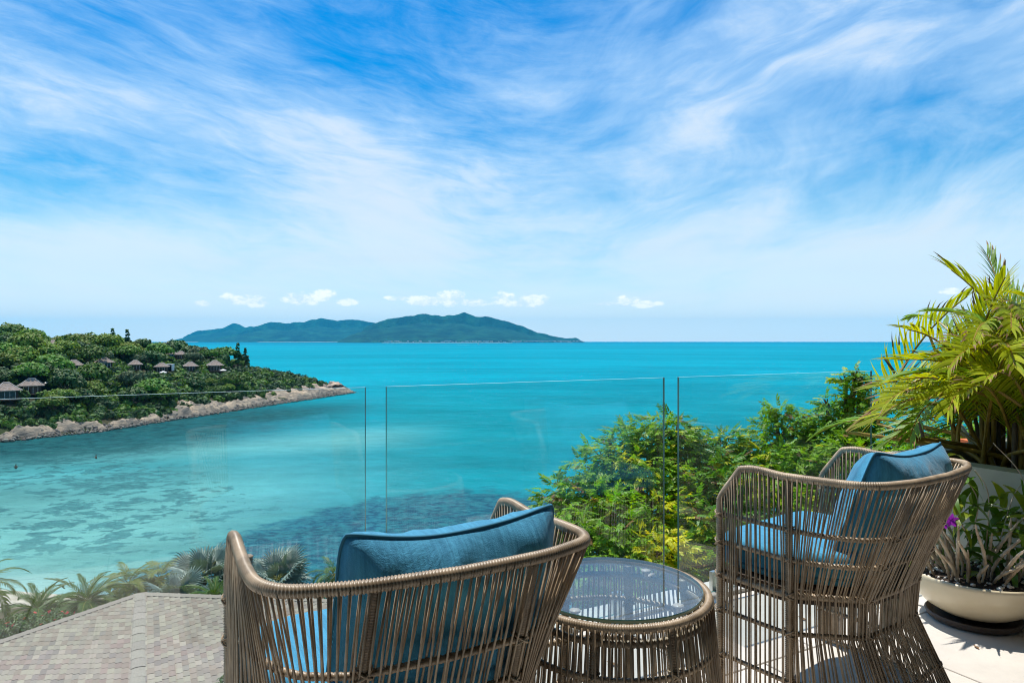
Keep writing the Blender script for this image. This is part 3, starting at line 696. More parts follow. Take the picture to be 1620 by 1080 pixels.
# waders, a boat
def person(name,loc,rz,label,pose):
    bones={'hip':(0,0,0.92),'chest':(0,0.02,1.28),'neck':(0,0.02,1.47),'head':(0,0.03,1.62),
       'shL':(-0.19,0,1.40),'elL':(-0.27,0.05,1.12),'haL':(-0.24,0.2,0.93),'shR':(0.19,0,1.40),'elR':(0.28,0.05,1.12),'haR':(0.25,0.2,0.95),
       'thL':(-0.10,0,0.88),'knL':(-0.12,0.04,0.48),'foL':(-0.12,0,0.05),'thR':(0.10,0,0.88),'knR':(0.13,0.02,0.48),'foR':(0.13,-0.03,0.05)}
    if pose: bones['haL']=(-0.1,0.35,1.2); bones['haR']=(0.1,0.35,1.2)
    rad={'hip':.15,'chest':.16,'neck':.055,'head':.10,'shL':.06,'elL':.045,'haL':.04,'shR':.06,'elR':.045,'haR':.04,'thL':.095,'knL':.06,'foL':.045,'thR':.095,'knR':.06,'foR':.045}
    ks=list(bones); E=[('hip','chest'),('chest','neck'),('neck','head'),('chest','shL'),('shL','elL'),('elL','haL'),('chest','shR'),('shR','elR'),('elR','haR'),('hip','thL'),('thL','knL'),('knL','foL'),('hip','thR'),('thR','knR'),('knR','foR')]
    me=bpy.data.meshes.new('person_body'); me.from_pydata([bones[k] for k in ks],[(ks.index(a),ks.index(b)) for a,b in E],[])
    o=link('body',me); sk=o.modifiers.new('skin','SKIN'); 
    for i,k in enumerate(ks): me.skin_vertices[0].data[i].radius=(rad[k],rad[k])
    me.skin_vertices[0].data[0].use_root=True
    o.modifiers.new('sub','SUBSURF').levels=1
    me.materials.append(M['skin'])
    t=empty(name,loc,rz); o.parent=t
    h,_=lathe([(0.001,1.76),(0.07,1.745),(0.11,1.68),(0.115,1.61),(0.08,1.55)],10); mb=MB(); mb.add(h+np.array([0,0.01,0]),_); mb.obj('hair',[M['hair']],t,True)
    mb=MB(); mb.lathe([(0.165,1.0),(0.175,0.9),(0.185,0.78),(0.17,0.76)],(0,0,0),12); mb.obj('shorts',[M['hair']],t,True)
    tag(t,label,'person'); return t
M['skin']=material('skin',(0.30,0.16,0.10),0.6); M['hair']=material('dark_hair',(0.02,0.015,0.012),0.6)
for px,py,rz,lab,ps in [(25,742,0.4,'person wading waist-deep near the left edge of the bay',0),(152,726,2.2,'person wading in the bay nearer the headland, right of the other',1)]:
    d=27000/(py-540); person('person',((px-810)/1080*d,d,SEA-0.85),rz,lab,ps)
d=4500.; bx=(757-810)/1080*d
t=empty('speedboat',(bx,d,SEA),1.5); mb=MB(); V=[(-5,-1.8,1.6),(4,-2,1.8),(9,0,2.4),(4,2,1.8),(-5,1.8,1.6),(-5,-1.2,-0.3),(4,-1.2,-0.3),(7,0,0),(4,1.2,-0.3),(-5,1.2,-0.3)]
mb.add(V,[(0,1,2,3,4),(0,5,6,1),(1,6,7,2),(2,7,8,3),(3,8,9,4),(4,9,5,0)]); mb.obj('hull',[M['white_paint']],t); MB().box((0,0,2.6),(4,2.6,1.7),taper=0.8).obj('cabin',[M['white_paint']],t)
t.rotation_euler=(0,0,0.1); t.scale=(1.3,1.3,1.6); tag(t,'tiny white speedboat far out below the island','boat')
V=[];F=[]
for i in range(30):
    s=i/29; w_=2+26*s; V+=[(bx-8-130*s,d-w_+4*noise.noise(Vector((i*.7,0,0))),SEA+0.25),(bx-8-130*s,d+w_,SEA+0.25)]
    if i: F.append((2*i-2,2*i,2*i+1,2*i-1))
o=link('wake',mesh('wake',V,F,[material('foam',(0.45,0.65,0.68),0.7)])); tag(o,'pale wake trailing left behind the speedboat','wake',kind='stuff')

# ------------------------------------------------------------------ near slope, beach, lower roof, palms
def slope_z(x,y):
    r=y+0.16*(x+20)
    z=np.interp(r,[-30,0,8,20,45,58,66,80],[-5,-6.5,-8.5,-13,-20,-23.0,-24.2,-27])
    return z
def near_slope():
    xs=np.arange(-90,91,2.5); ys=np.arange(-30,80,2.2); X,Y=np.meshgrid(xs,ys)
    n=np.array([noise.fractal(Vector((a/9.,b/9.,3)),1,2,4) for a,b in zip(X.ravel(),Y.ravel())]).reshape(X.shape)
    Z=slope_z(X,Y)+n*0.5
    idx=np.arange(X.size).reshape(X.shape); F=np.stack([idx[:-1,:-1],idx[:-1,1:],idx[1:,1:],idx[1:,:-1]],-1).reshape(-1,4)
    m_=material('garden_slope',(0.045,0.06,0.02),0.95,0.1,color2=(0.10,0.08,0.05),vscale=0.4,bump=(2,0.8,0.2))
    o=link('hillside',mesh('hillside',np.stack([X,Y,Z],-1).reshape(-1,3),F,[m_],smooth=True)); tag(o,'garden slope falling from the terrace to the shore','hillside',kind='structure')
    xs=np.arange(-95,-20,1.5); V=[];F=[]
    for i,x in enumerate(xs):
        yb=62-0.16*(x+20)+1.2*noise.noise(Vector((x*0.1,0,0)))
        V+=[(x,yb-16,SEA+2.6),(x,yb-5,SEA+0.8),(x,yb+1.5,SEA+0.05)]
        if i:
            a=3*i-3; F+=[(a,a+3,a+4,a+1),(a+1,a+4,a+5,a+2)]
    o=link('beach',mesh('beach',V,F,[material('pale_beach_sand',(0.50,0.44,0.35),0.95,0.1,color2=(0.38,0.33,0.26),vscale=0.8,bump=(4,0.4,0.05))],smooth=True)); tag(o,'strip of pale sand below the palms','beach',kind='structure')
near_slope()

# lower tiled roof: eave corner, hip towards the house
def tile_roof():
    D=17.0; A0=np.array([-0.545*D, D, EYE-0.372*D]); e=np.array([0.882,0.4713]); e/=np.linalg.norm(e); n=np.array([e[1],-e[0]])   # e: across the ridge, n: along it, towards the house
    root=empty('tiled_roof',tuple(A0)); tag(root,'low gabled tile roof of the building below, in grey, pink and buff tiles','roof')
    ex,w=0.122,0.245; drop=0.215
    mats=[material('clay_tile_grey',(0.270,0.225,0.185),0.85,0.25,objrand=0.12,island=0.12,bump=(18,0.35)),material('clay_tile_pink',(0.255,0.195,0.160),0.85,0.25,objrand=0.12,island=0.12,bump=(18,0.35)),
          material('clay_tile_buff',(0.305,0.260,0.205),0.85,0.25,objrand=0.12,island=0.12,bump=(18,0.35)),material('clay_tile_slate',(0.225,0.190,0.165),0.85,0.25,objrand=0.12,island=0.12,bump=(18,0.35))]
    L=ex+0.06; t=0.027; g_=0.007
    # local x runs down the slope, y along the ridge; the butt edge at +x is the thick one
    TV=np.array([(-L/2,-w/2+g_,0.0),(-L/2,w/2-g_,0.0),(L/2,w/2-g_,0.004),(L/2,-w/2+g_,0.004),(-L/2,-w/2+g_,0.004),(-L/2,w/2-g_,0.004),(L/2,w/2-g_,t+0.012),(L/2,-w/2+g_,t+0.012)])
    TF=[(3,2,1,0),(4,7,6,5) [::-1],(2,3,7,6),(0,1,5,4),(1,2,6,5),(3,0,4,7)]
    tm=[mesh('tile',TV,TF,[m_]) for m_ in mats]
    tiles=[]
    for side,len_ in ((1,7.4),(-1,6.8)):
        for r in range(int(len_/ex)):
            for j in range(49):
                a_=side*(r+0.5)*ex; b_=(j+0.5+0.5*(r%2))*w-0.15
                if j==0 and r%2==0: pass
                p=e*a_+n*b_; tiles.append((side,p[0],p[1],-abs(a_)*drop))
    def rot(side):
        X=np.array([e[0]*side,e[1]*side,-drop]); X/=np.linalg.norm(X); Y=np.array([n[0],n[1],0.0]); Z=np.cross(X,Y)
        if Z[2]<0: Y=-Y; Z=-Z
        k=random.gauss(0,0.010); X2=X*math.cos(k)+Y*math.sin(k); return np.stack([X2,np.cross(Z,X2),Z],-1)
    def pick(t):
        r=random.random()+0.3*noise.noise(Vector((t[1]*0.8,t[2]*0.8,0))); return 0 if r<0.36 else 1 if r<0.60 else 2 if r<0.90 else 3
    vis=[];rest=[]
    for t_ in tiles:
        wx,wy,wz=A0[0]+t_[1],A0[1]+t_[2],A0[2]+t_[3]
        if wy<2: continue
        px=810+1080*wx/wy; py=540-1080*(wz-EYE)/wy
        (vis if (-10<px<388 and py<1088) else rest).append((wy,t_))
    vis.sort(key=lambda q:q[0]); 
    for _,t_ in vis[:300]:
        o=link('tile',tm[pick(t_)],root); mm=Matrix(rot(t_[0]).tolist()).to_4x4(); mm.translation=(t_[1],t_[2],t_[3]+random.uniform(0,0.005)); o.matrix_local=mm
    mb=MB()
    for _,t_ in vis[300:]+rest: mb.add(TV@rot(t_[0]).T+np.array([t_[1],t_[2],t_[3]+random.uniform(0,0.005)]),TF,pick(t_))
    o=mb.obj('tiles',mats,root); o['kind']='stuff'
    for side,len_ in ((1,7.5),(-1,6.9)):
        P=[(0,-0.02),(len_,-0.02),(len_,12.2),(0,12.2)]; V=[(*(e*side*a_+n*b_),-a_*drop-0.012) for a_,b_ in P]; V+=[(v[0],v[1],v[2]-0.16) for v in V]
        MB().add(V,[(0,1,2,3),(7,6,5,4),(0,4,5,1),(1,5,6,2),(2,6,7,3),(3,7,4,0)]).obj('roof_deck',[material('roof_underlay',(0.10,0.085,0.075),0.9)],root)
        V=[(*(e*side*a_+n*b_),-a_*drop+dz) for b_ in (-0.10,0.16) for a_,dz in ((0.12,0.045),(len_,0.045),(len_,-0.02),(0.12,-0.02))]
        MB().add(V,[(0,1,2,3),(7,6,5,4),(0,4,5,1),(1,5,6,2),(2,6,7,3),(3,7,4,0)]).obj('verge_tile',[mats[0]],root)
        # bargeboard under the gable edge
        V=[(*(e*side*a_+n*b_),-a_*drop-0.03-dz) for b_ in (-0.06,-0.02) for a_,dz in ((0,0),(len_,0),(len_,0.2),(0,0.2))]
        MB().add(V,[(0,1,2,3),(7,6,5,4),(0,4,5,1),(1,5,6,2),(2,6,7,3),(3,7,4,0)]).obj('bargeboard',[M['wood_dark']],root)
    capm=material('ridge_cap_tile',(0.285,0.25,0.205),0.85,0.25,objrand=0.10,bump=(14,0.5),var=0.12); V=[];F=[]; k=9; Lc=0.52
    for yy,rr,up in ((-Lc/2,0.150,0.0),(Lc/2,0.160,0.006)):
        for th in (1.0,0.95):
            for i in range(k): a_=math.pi*i/(k-1); V.append((math.cos(a_)*rr*th,yy,math.sin(a_)*rr*th*0.34-0.045+up*math.sin(a_)))
    for i in range(k-1): F+=[(i,i+1,2*k+i+1,2*k+i),(k+i,3*k+i,3*k+i+1,k+i+1),(i,k+i,k+i+1,i+1),(2*k+i,2*k+i+1,3*k+i+1,3*k+i)]
    cm=mesh('ridge_cap',V,F,[capm])
    for i in range(28):
        X=np.array([e[0],e[1],0]); Y=np.array([n[0],n[1],0]); Z=np.array([0,0,1.0]); X=np.cross(Y,Z)
        o=link('ridge_cap',cm,root); mm=Matrix(np.stack([X,Y,Z],-1).tolist()).to_4x4(); p=n*(0.2+i*0.43)+e*random.uniform(-.008,.008); mm.translation=(p[0],p[1],0.02+random.uniform(0,.006)); o.matrix_local=mm
    P0=[e*6.6+n*0.5,e*6.6+n*12,-e*6.2+n*12,-e*6.2+n*0.5,n*0.5]; V=[(p[0],p[1],-1.62) for p in P0[:4]]+[(P0[4][0],P0[4][1],-0.2)]+[(p[0],p[1],-9) for p in P0[:4]]
    MB().add(V,[(0,1,6,5),(1,2,7,6),(2,3,8,7),(3,4,0,5,8)]).obj('wall',[M['white_paint']],root)
tile_roof()

# palm builders ---------------------------------------------------
def frond(L, droop, nl, ll, lw, seed, stalk=0.18, vee=0.5, curl=0.5, spread=62, taper_end=0.35, tip_brown=False):
    """pinnate frond along +x from the origin, arching up then over. returns V,F,material index (0 rachis, 1 leaflets, 2 dry tips)"""
    rng=random.Random(seed); mb=MB(); n=14; P=[]
    th=0.0; p=np.array([0,0,0.]); ds=L/n
    for i in range(n+1):
        P.append(p.copy()); th=-droop*((i+1)/n)**1.4; p=p+np.array([math.cos(th),0,math.sin(th)])*ds
    P=np.array(P); mb.tube(P,np.linspace(0.011*L**0.5,0.003,n+1),5,m=0)
    for k in range(nl):
        t=stalk+(1-stalk)*(k+rng.uniform(-.2,.2))/(nl-1) if nl>1 else 0.5; t=min(max(t,stalk),0.995)
        f=t*n; i=min(int(f),n-1); q=P[i]+(P[i+1]-P[i])*(f-i); tan=P[i+1]-P[i]; tan/=np.linalg.norm(tan)
        w=min(1,(t-stalk)/0.18+0.45)*(1-(1-taper_end)*max(0,(t-0.45)/0.55)**1.3); l0=ll*w*rng.uniform(0.88,1.1)
        up=np.cross(tan,[0,1,0]); up=up/np.linalg.norm(up); 
        if up[2]<0: up=-up
        for sgn in (-1,1):
            a=R(spread-30*t+rng.uniform(-6,6)); side=np.array([0,sgn,0.])
            d=tan*math.cos(a)+(side*math.cos(vee)+up*math.sin(vee))*math.sin(a); pts=[q]; dd=d.copy(); cur=curl*rng.uniform(0.6,1.5); m_=5
            for s in range(m_):
                dd=dd+np.array([0,0,-cur*0.16*(s+0.6)]); dd/=np.linalg.norm(dd); pts.append(pts[-1]+dd*l0/m_)
            pts=np.array(pts); wd=lw*np.array([0.35,1.0,1.05,0.85,0.5,0.04]); wv=np.cross(d,up*0.3+np.cross(d,side)*0.7+1e-6); wv=np.cross(d,np.cross(up,d)); 
            nrm=np.cross(side,tan); wv=tan-d*(tan@d); wv/=max(np.linalg.norm(wv),1e-6)
            V=[];F=[]
            for s in range(m_+1): V+=[pts[s]-wv*wd[s]/2,pts[s]+wv*wd[s]/2+np.array([0,0,0.0])]
            for s in range(m_): F.append((2*s,2*s+1,2*s+3,2*s+2))
            if tip_brown and rng.random()<tip_brown: mb.add(V,F[:3],1); mb.add(V,F[3:],2)
            else: mb.add(V,F,1)
    return mb
def palm(name, x,y,ztop,rad,label,matl,seed,kind='feather',nf=22,trunk_h=6.0):
    rng=random.Random(seed); root=empty(name,(x,y,ztop)); tag(root,label,'palm tree')
    P=[(0.25,0.1,-trunk_h),(0.12,0.05,-trunk_h*0.6),(0,0,-0.2)]; mb=MB(); Q=resample(catmull(P,6),0.12); mb.tube(Q,[0.13*(1+0.10*(i%2))+0.05*(1-i/len(Q)) for i in range(len(Q))],8); mb.obj('trunk',[M['palm_trunk']],root)
    variants=[]
    for v in range(4):
        if kind=='feather': variants.append(frond(rad,1.15+0.3*v*0.5,32,rad*0.30,rad*0.017,seed*10+v,0.15,0.35,0.8).mesh('frond',[M['palm_stalk'],matl,M['dry']]))
        elif kind=='date': variants.append(frond(rad,0.8+0.22*v,36,rad*0.22,rad*0.016,seed*10+v,0.10,0.55,0.35,50).mesh('frond',[M['palm_stalk'],matl,M['dry']]))
        else:
            mb=MB(); st=rad*0.5; mb.tube([(0,0,0),(st*0.6,0,-0.02),(st,0,-0.1)],[0.035,0.025,0.02],5,m=0); c=np.array([st,0,-0.1]); rr=rad*0.60; ns=26
            for k in range(ns):
                a=-2.35+4.7*k/(ns-1); f=0.12*abs(a)
                d=np.array([math.cos(a),math.sin(a),0.10-0.2*abs(math.sin(a))*0.5]); per=np.array([-math.sin(a),math.cos(a),0]); l0=rr*(1-0.10*abs(a)/2.3)*rng.uniform(0.92,1.05)
                h=0.09*rr; w1=rr*0.055; fz=0.02*(k%2)
                V=[c,c+d*l0*0.55-per*w1*1.0+np.array([0,0,-0.015]),c+d*l0*0.55+np.array([0,0,0.03]),c+d*l0*0.55+per*w1*1.0+np.array([0,0,-0.015]),c+d*l0*1.0+np.array([0,0,-0.12*rr-rng.uniform(0,.1)]),c+d*l0*0.8-per*w1*0.6+np.array([0,0,-0.05*rr]),c+d*l0*0.8+per*w1*0.6+np.array([0,0,-0.05*rr])]
                mb.add(V,[(0,1,2),(0,2,3),(1,5,4,2),(2,4,6,3)],1)
            variants.append(mb.mesh('frond',[M['palm_stalk'],matl,M['dry']]))
    for k in range(nf):
        a=k*2.399963+rng.uniform(-.2,.2); el=math.asin(1-1.55*(k+0.5)/nf) if nf>1 else 0.5
        el=max(-0.75,min(1.35,el+rng.uniform(-.1,.1))); s=rng.uniform(0.85,1.08)*(0.8 if el>1.0 else 1)
        o=link('frond',variants[rng.randrange(4)],root,rot=(rng.uniform(-.5,.5) if kind=='fan' else rng.uniform(-.15,.15),-el,a),scale=(s,s,s))
        o.rotation_mode='XYZ'
    return root
M['palm_trunk']=material('palm_trunk',(0.20,0.165,0.125),0.9,0.2,bump=(9,0.8,0.03),var=0.3)
M['palm_stalk']=material('palm_stalk',(0.24,0.23,0.06),0.6,0.3)
M['dry']=material('dry_leaf_tip',(0.27,0.16,0.085),0.8,0.2)
leafm=dict(rough=0.5,spec=0.3,island=0.22,transl=0.28)
M['palm_green']=material('palm_leaflets_green',(0.060,0.130,0.016),**leafm)
M['palm_yellow']=material('palm_leaflets_yellow_green',(0.130,0.165,0.014),**leafm)
M['palm_date']=material('palm_leaflets_date',(0.070,0.130,0.022),**leafm)
M['palm_silver']=material('palm_blades_silver',(0.185,0.255,0.215),rough=0.5,spec=0.4,island=0.18,transl=0.12)
def at(px,py,d): return ((px-810)/1080*d, d, EYE+(540-py)/1080*d)
for (nm,px,py,d,rad,kind,mt,nf,lab) in [
    ('feather_palm',60,966,36,2.65,'date','palm_date',34,'bushy date-like palm with a visible trunk at the lower left, beside the flowering shrub'),
    ('feather_palm',138,952,34,2.3,'date','palm_date',32,'rounded feather palm rising right behind the left edge of the tiled roof'),
    ('coconut_palm',202,925,38,2.5,'feather','palm_yellow',22,'yellow-green coconut palm above the corner of the tiled roof'),
    ('coconut_palm',252,916,39,2.6,'feather','palm_yellow',22,'second coconut palm, between the roof corner and the silver fan palm'),
    ('fan_palm',322,914,38,2.0,'fan','palm_silver',26,'silver-blue fan palm left of the near chair'),
    ('feather_palm',338,946,33,1.9,'date','palm_green',30,'dark green feather palm in front of the silver fan palm'),
    ('fan_palm',440,917,36,1.95,'fan','palm_silver',26,'silver fan palm framed by the left arm of the near chair'),
    ('coconut_palm',528,910,42,2.0,'feather','palm_green',18,'small dark palm beside the blue cushion of the near chair'),
    ('coconut_palm',-30,925,33,2.3,'feather','palm_yellow',18,'palm mostly outside the left edge with only its frond tips in view'),
    ('fan_palm',283,945,35,1.7,'fan','palm_silver',18,'low silver fan palm between the coconut palm and the roof edge')]:
    p=at(px,py,d); palm(nm,p[0],p[1],p[2],rad,lab,M[mt],int(px)+50,kind,nf,trunk_h=max(2.0,p[2]-float(slope_z(p[0],p[1]))+0.6))

# garden shrubs by the lower roof
def shrub(name, c, r, leaf, mats, n, label, cat='shrub', flowers=None, seed=1):
    root=empty(name,(c[0],c[1],c[2]-r[2])); rng=np.random.default_rng(seed)
    q=rng.normal(0,1,(n,3)); q/=np.linalg.norm(q,axis=1,keepdims=True); q[:,2]=np.abs(q[:,2])*1.0-0.15
    nz=vnoise(q,1.6,seed*3.1,3); pos=q*np.array(r)*(1+0.35*nz[:,None])*rng.uniform(0.6,1.05,(n,1))+np.array([0,0,r[2]])
    V,F=scatter(LEAFV,LEAFF,pos,rand_rot(n,q+np.array([0,0,.4]),0.5,rng)*rng.uniform(0.7,1.2,(n,1,1))*leaf)
    o=link('foliage',mesh('foliage',V,F,[mats]),root); o['kind']='stuff'
    mb=MB()
    for k in range(7):
        a=k*0.9; mb.tube([(0,0,-0.8),(math.cos(a)*r[0]*0.3,math.sin(a)*r[1]*0.3,r[2]*0.7),(math.cos(a)*r[0]*0.7,math.sin(a)*r[1]*0.7,r[2]*1.4)],[0.03,0.02,0.008],5)
    mb.obj('stem',[M['trunk']],root)
    if flowers:
        k=rng.choice(n,flowers,replace=False); V,F=scatter(QV,QF,pos[k]*1.05,rand_rot(flowers,None,0.8,rng)*leaf*0.62); o=link('blossom',mesh('blossom',V,F,[material('red_blossom',(0.62,0.06,0.05),0.5,transl=0.2,tcol=(1,1,1))]),root); o['kind']='stuff'
    return tag(root,label,cat)
LEAFV=np.array([(0,-0.5,0),(0.19,-0.1,0.07),(0.14,0.22,0.03),(0,0.5,-0.10),(-0.14,0.22,0.03),(-0.19,-0.1,0.07),(0,-0.05,-0.0)])
LEAFF=np.array([(0,1,6),(1,2,6),(2,3,6),(3,4,6),(4,5,6),(5,0,6)])
M['leaf_shrub']=material('shrub_leaves',(0.060,0.115,0.022),0.45,0.4,island=0.35,transl=0.25)
p=at(62,1006,27); shrub('flowering_shrub',p,(2.1,1.2,1.0),0.17,M['leaf_shrub'],2600,'green shrub dotted with red blossom along the left edge of the tiled roof',flowers=60,seed=3)
p=at(8,1010,27); shrub('garden_shrub',p,(0.9,0.8,0.7),0.17,M['leaf_shrub'],900,'small green shrub at the lower left corner below the date palm',seed=9)
p=at(372,1085,10.4); shrub('garden_shrub',p,(0.32,0.3,0.2),0.09,M['leaf_shrub'],420,'tuft of leaves showing at the bottom edge just left of the near chair',seed=5)
for k,(px,py,d,rx,lab) in enumerate([(110,990,33,2.0,'green bush between the two left palms and the roof edge'),(405,945,32,1.6,'bush behind the roof between the two silver fan palms'),(500,940,38,3.0,'low green bush beyond the roof seen under the near chair rim')]):
    p=at(px,py,d); shrub('garden_shrub',(p[0],p[1],p[2]-0.8),(rx,1.5,1.3),0.2,M['leaf_shrub'],1600,lab,seed=20+k)
# grey seaside rocks below the palms
for k,(px,py,d,s) in enumerate([(75,972,58,1.6),(98,966,60,1.3),(30,1000,52,1.5),(120,975,58,1.0)]):
    p=at(px,py,d); q=RNG.normal(0,1,(1,3)); import bmesh
    bm=bmesh.new(); bmesh.ops.create_icosphere(bm,subdivisions=3,radius=s)
    for v in bm.verts: v.co*=1+0.35*noise.fractal(v.co*0.8+Vector((k*7,0,0)),1,2,4); v.co.z*=0.5
    me=bpy.data.meshes.new('beach_rock'); bm.to_mesh(me); bm.free(); me.materials.append(M['boulder']); o=link('beach_rock',me,loc=(p[0],p[1],SEA+0.3)); tag(o,['largest grey rock at the water below the left palms','flat grey rock at the water right of the largest','grey rock under the leftmost palm','smallest grey rock nearest the rounded palm'][k],'rock','rocks at the near waterline')

# ------------------------------------------------------------------ leafy trees just beyond the glass
def spray(nleaf, L, lw, seed):
    """one pinnate leaf spray: stalk with toothed-looking narrow leaflets"""
    rng=random.Random(seed); V=[];F=[]
    def add(v,f):
        b=len(V); V.extend(v); F.extend([tuple(i+b for i in ff) for ff in f])
    for k in range(nleaf):
        t=(k//2+1)/(nleaf//2+1); s=-1 if k%2 else 1; last=(k==nleaf-1)
        base=np.array([0,t*L,-0.16*t*t*L]); a=0 if last else s*R(52+rng.uniform(-8,8)-18*t); l=L*0.46*rng.uniform(0.8,1.1)*(1-0.3*abs(t-0.5))
        d=np.array([math.sin(a),math.cos(a),-0.22-0.25*rng.random()]); d/=np.linalg.norm(d); w=np.cross(d,[0,0,1]); w/=np.linalg.norm(w); n=np.cross(w,d)
        add([base,base+d*l*0.38+w*lw*L,base+d*l-n*0.10*l,base+d*l*0.38-w*lw*L,base+d*l*0.42-n*0.03*L*0+n*(-0.02*L)],[(0,1,4),(1,2,4),(2,3,4),(3,0,4)])
    return np.array(V),np.array(F)
M['leaf_near_a']=material('leaves_fresh_green',(0.185,0.345,0.016),0.45,0.3,island=0.40,transl=0.42,tcol=(1.5,1.5,0.25))
M['leaf_near_b']=material('leaves_yellow_green',(0.55,0.57,0.014),0.45,0.3,island=0.28,transl=0.42,tcol=(1.7,1.4,0.25))
M['leaf_near_c']=material('leaves_deep_green',(0.105,0.250,0.018),0.42,0.35,island=0.34,transl=0.38,tcol=(1.6,1.5,0.3))
M['new_leaf']=material('bronze_new_leaves',(0.22,0.12,0.045),0.5,0.4,island=0.3,transl=0.3,tcol=(1.3,1.0,0.6))
def leafy_tree(name,label,base,lobes,mats,n_per,L,seed,twigs=True):
    """lobes: (px,py,radius_px,distance): foliage masses; base: foot of the trunk"""
    rng=np.random.default_rng(seed); root=empty(name,base); B=np.array(base); mb=MB(); sp=[spray(9,1,0.096,seed+i) for i in range(3)]
    cs=[]
    for (px,py,r,d) in lobes:
        c=np.array(at(px,py,d)); cs.append((c,r*d/1080))
    top=np.mean([c for c,_ in cs],0); fork=B+(top-B)*np.array([0.5,0.5,0.45])
    mb.tube(resample(catmull([B*0,(fork-B)*0.5+np.array([0.1,0,0]),(fork-B)],6),0.3)-0,np.linspace(0.13,0.09,len(resample(catmull([B*0,(fork-B)*0.5+np.array([0.1,0,0]),(fork-B)],6),0.3))),8); mb.obj('trunk',[M['trunk']],root,True)
    tw=MB(); 
    for c,r in cs:
        mid=(fork+c)/2+np.array([0,0,-0.12])+rng.normal(0,0.08,3); lm=MB(); lm.tube(catmull([fork-B,mid-B,c-B],5),np.linspace(0.06,0.022,11),6); lm.obj('limb',[M['trunk']],root,True)
        for k in range(9):
            v=rng.normal(0,1,3); v/=np.linalg.norm(v); v[2]=abs(v[2])*0.7; tw.tube([c-B,c-B+v*r*0.5+np.array([0,0,-.02]),c-B+v*r*0.95],[0.016,0.010,0.004],4)
    tw.obj('twigs',[M['trunk']],root)
    parts={0:[[],[]],1:[[],[]],2:[[],[]]}
    for c,r in cs:
        n=int(n_per*(r/0.4)**2); v=rng.normal(0,1,(n,3)); v/=np.linalg.norm(v,axis=1,keepdims=True)
        v[:,1]=np.where(v[:,1]>0.45,-v[:,1],v[:,1])          # thinner on the side away from the house
        nz=vnoise(v*r+c,2.6,seed,4); nz2=vnoise(v*r+c,7.0,seed+5,2)
        rr=r*(1+0.42*nz+0.22*nz2)*np.where(rng.random(n)<0.72,rng.uniform(0.86,1.08,n),rng.uniform(0.35,0.86,n))
        pos=c-B+v*rr[:,None]*np.array([1,1,0.88])
        out=v*np.array([1,1,0.4])+rng.normal(0,0.38,(n,3))
        # spray axis (local y) points outwards and slightly down; its face looks up
        y=out/np.linalg.norm(out,axis=1,keepdims=True); y[:,2]=y[:,2]*0.6+0.05; y/=np.linalg.norm(y,axis=1,keepdims=True)
        zu=np.tile([0,0,1.0],(n,1))+rng.normal(0,0.35,(n,3)); x=np.cross(y,zu); x/=np.linalg.norm(x,axis=1,keepdims=True); z=np.cross(x,y)
        mt=np.stack([x,y,z],-1)*(L*rng.uniform(0.65,1.2,n))[:,None,None]
        tone=vnoise(pos,1.5,seed+9,2)+rng.normal(0,0.22,n)
        sel=np.where(tone>(0.30 if seed==3 else 0.44),1,np.where(rng.random(n)<0.03,2,0))
        for s in (0,1,2):
            for vi in range(3):
                q=(sel==s)&((np.arange(n)%3)==vi)
                if q.sum()==0: continue
                V,F=scatter(sp[vi][0],sp[vi][1],pos[q],mt[q]); off=sum(len(a) for a in parts[s][0]); parts[s][0].append(V); parts[s][1].append(F+off)
    for s in (0,1,2):
        if parts[s][0]:
            o=link('leaves',mesh('leaves',np.concatenate(parts[s][0]),np.concatenate(parts[s][1]),[mats[s]]),root); o['kind']='stuff'
    return tag(root,label,'tree')
ga,gb,gc=M['leaf_near_a'],M['leaf_near_b'],M['leaf_near_c']
leafy_tree('leafy_tree','bushy yellow-green tree at the left of the foliage, behind the glass table',(1.1,6.9,-9.0),
  [(895,800,38,6.6),(930,770,40,6.8),(965,735,42,7.0),(1000,705,38,7.2),(1040,700,40,7.2),(1015,760,60,6.8),(950,815,55,6.4),(900,835,40,6.2),(1030,830,60,6.3),(975,855,50,6.0),(920,865,40,5.9),(1040,880,50,5.8),(990,905,50,5.7),(935,905,45,5.7)],
  [ga,gb,M['new_leaf']],640,0.122,3)
leafy_tree('leafy_tree','deep green tree between the two right glass panels',(2.2,7.4,-9.0),
  [(1068,690,34,7.4),(1095,735,48,7.4),(1140,715,42,7.8),(1080,800,60,6.9),(1140,790,60,7.0),(1180,740,46,7.8),(1110,860,60,6.3),(1170,840,50,6.5),(1075,900,55,6.0),(1140,905,50,5.9)],
  [gc,gb,M['new_leaf']],640,0.126,5)
leafy_tree('leafy_tree','tall feathery tree behind the right glass panel, a sprig rising above the glass',(3.6,8.0,-9.0),
  [(1235,690,44,8.0),(1285,690,46,7.9),(1335,672,38,7.6),(1360,700,42,7.4),(1345,628,20,7.5),(1338,603,13,7.5),(1360,606,14,7.5),(1352,592,10,7.5),(1376,640,18,7.4),(1310,640,14,7.6),(1228,655,16,8.0),(1225,750,56,7.6),(1290,750,56,7.4),(1350,750,50,7.0),(1240,820,60,7.0),(1320,820,60,6.8),(1400,720,45,7.2),(1455,715,50,6.6),(1515,700,50,6.6),(1580,705,50,6.6),(1640,710,60,6.6),(1700,700,60,6.6),(1270,880,55,6.3),(1200,900,55,6.2),(1400,790,50,6.8)],
  [ga,gb,M['new_leaf']],600,0.132,8)

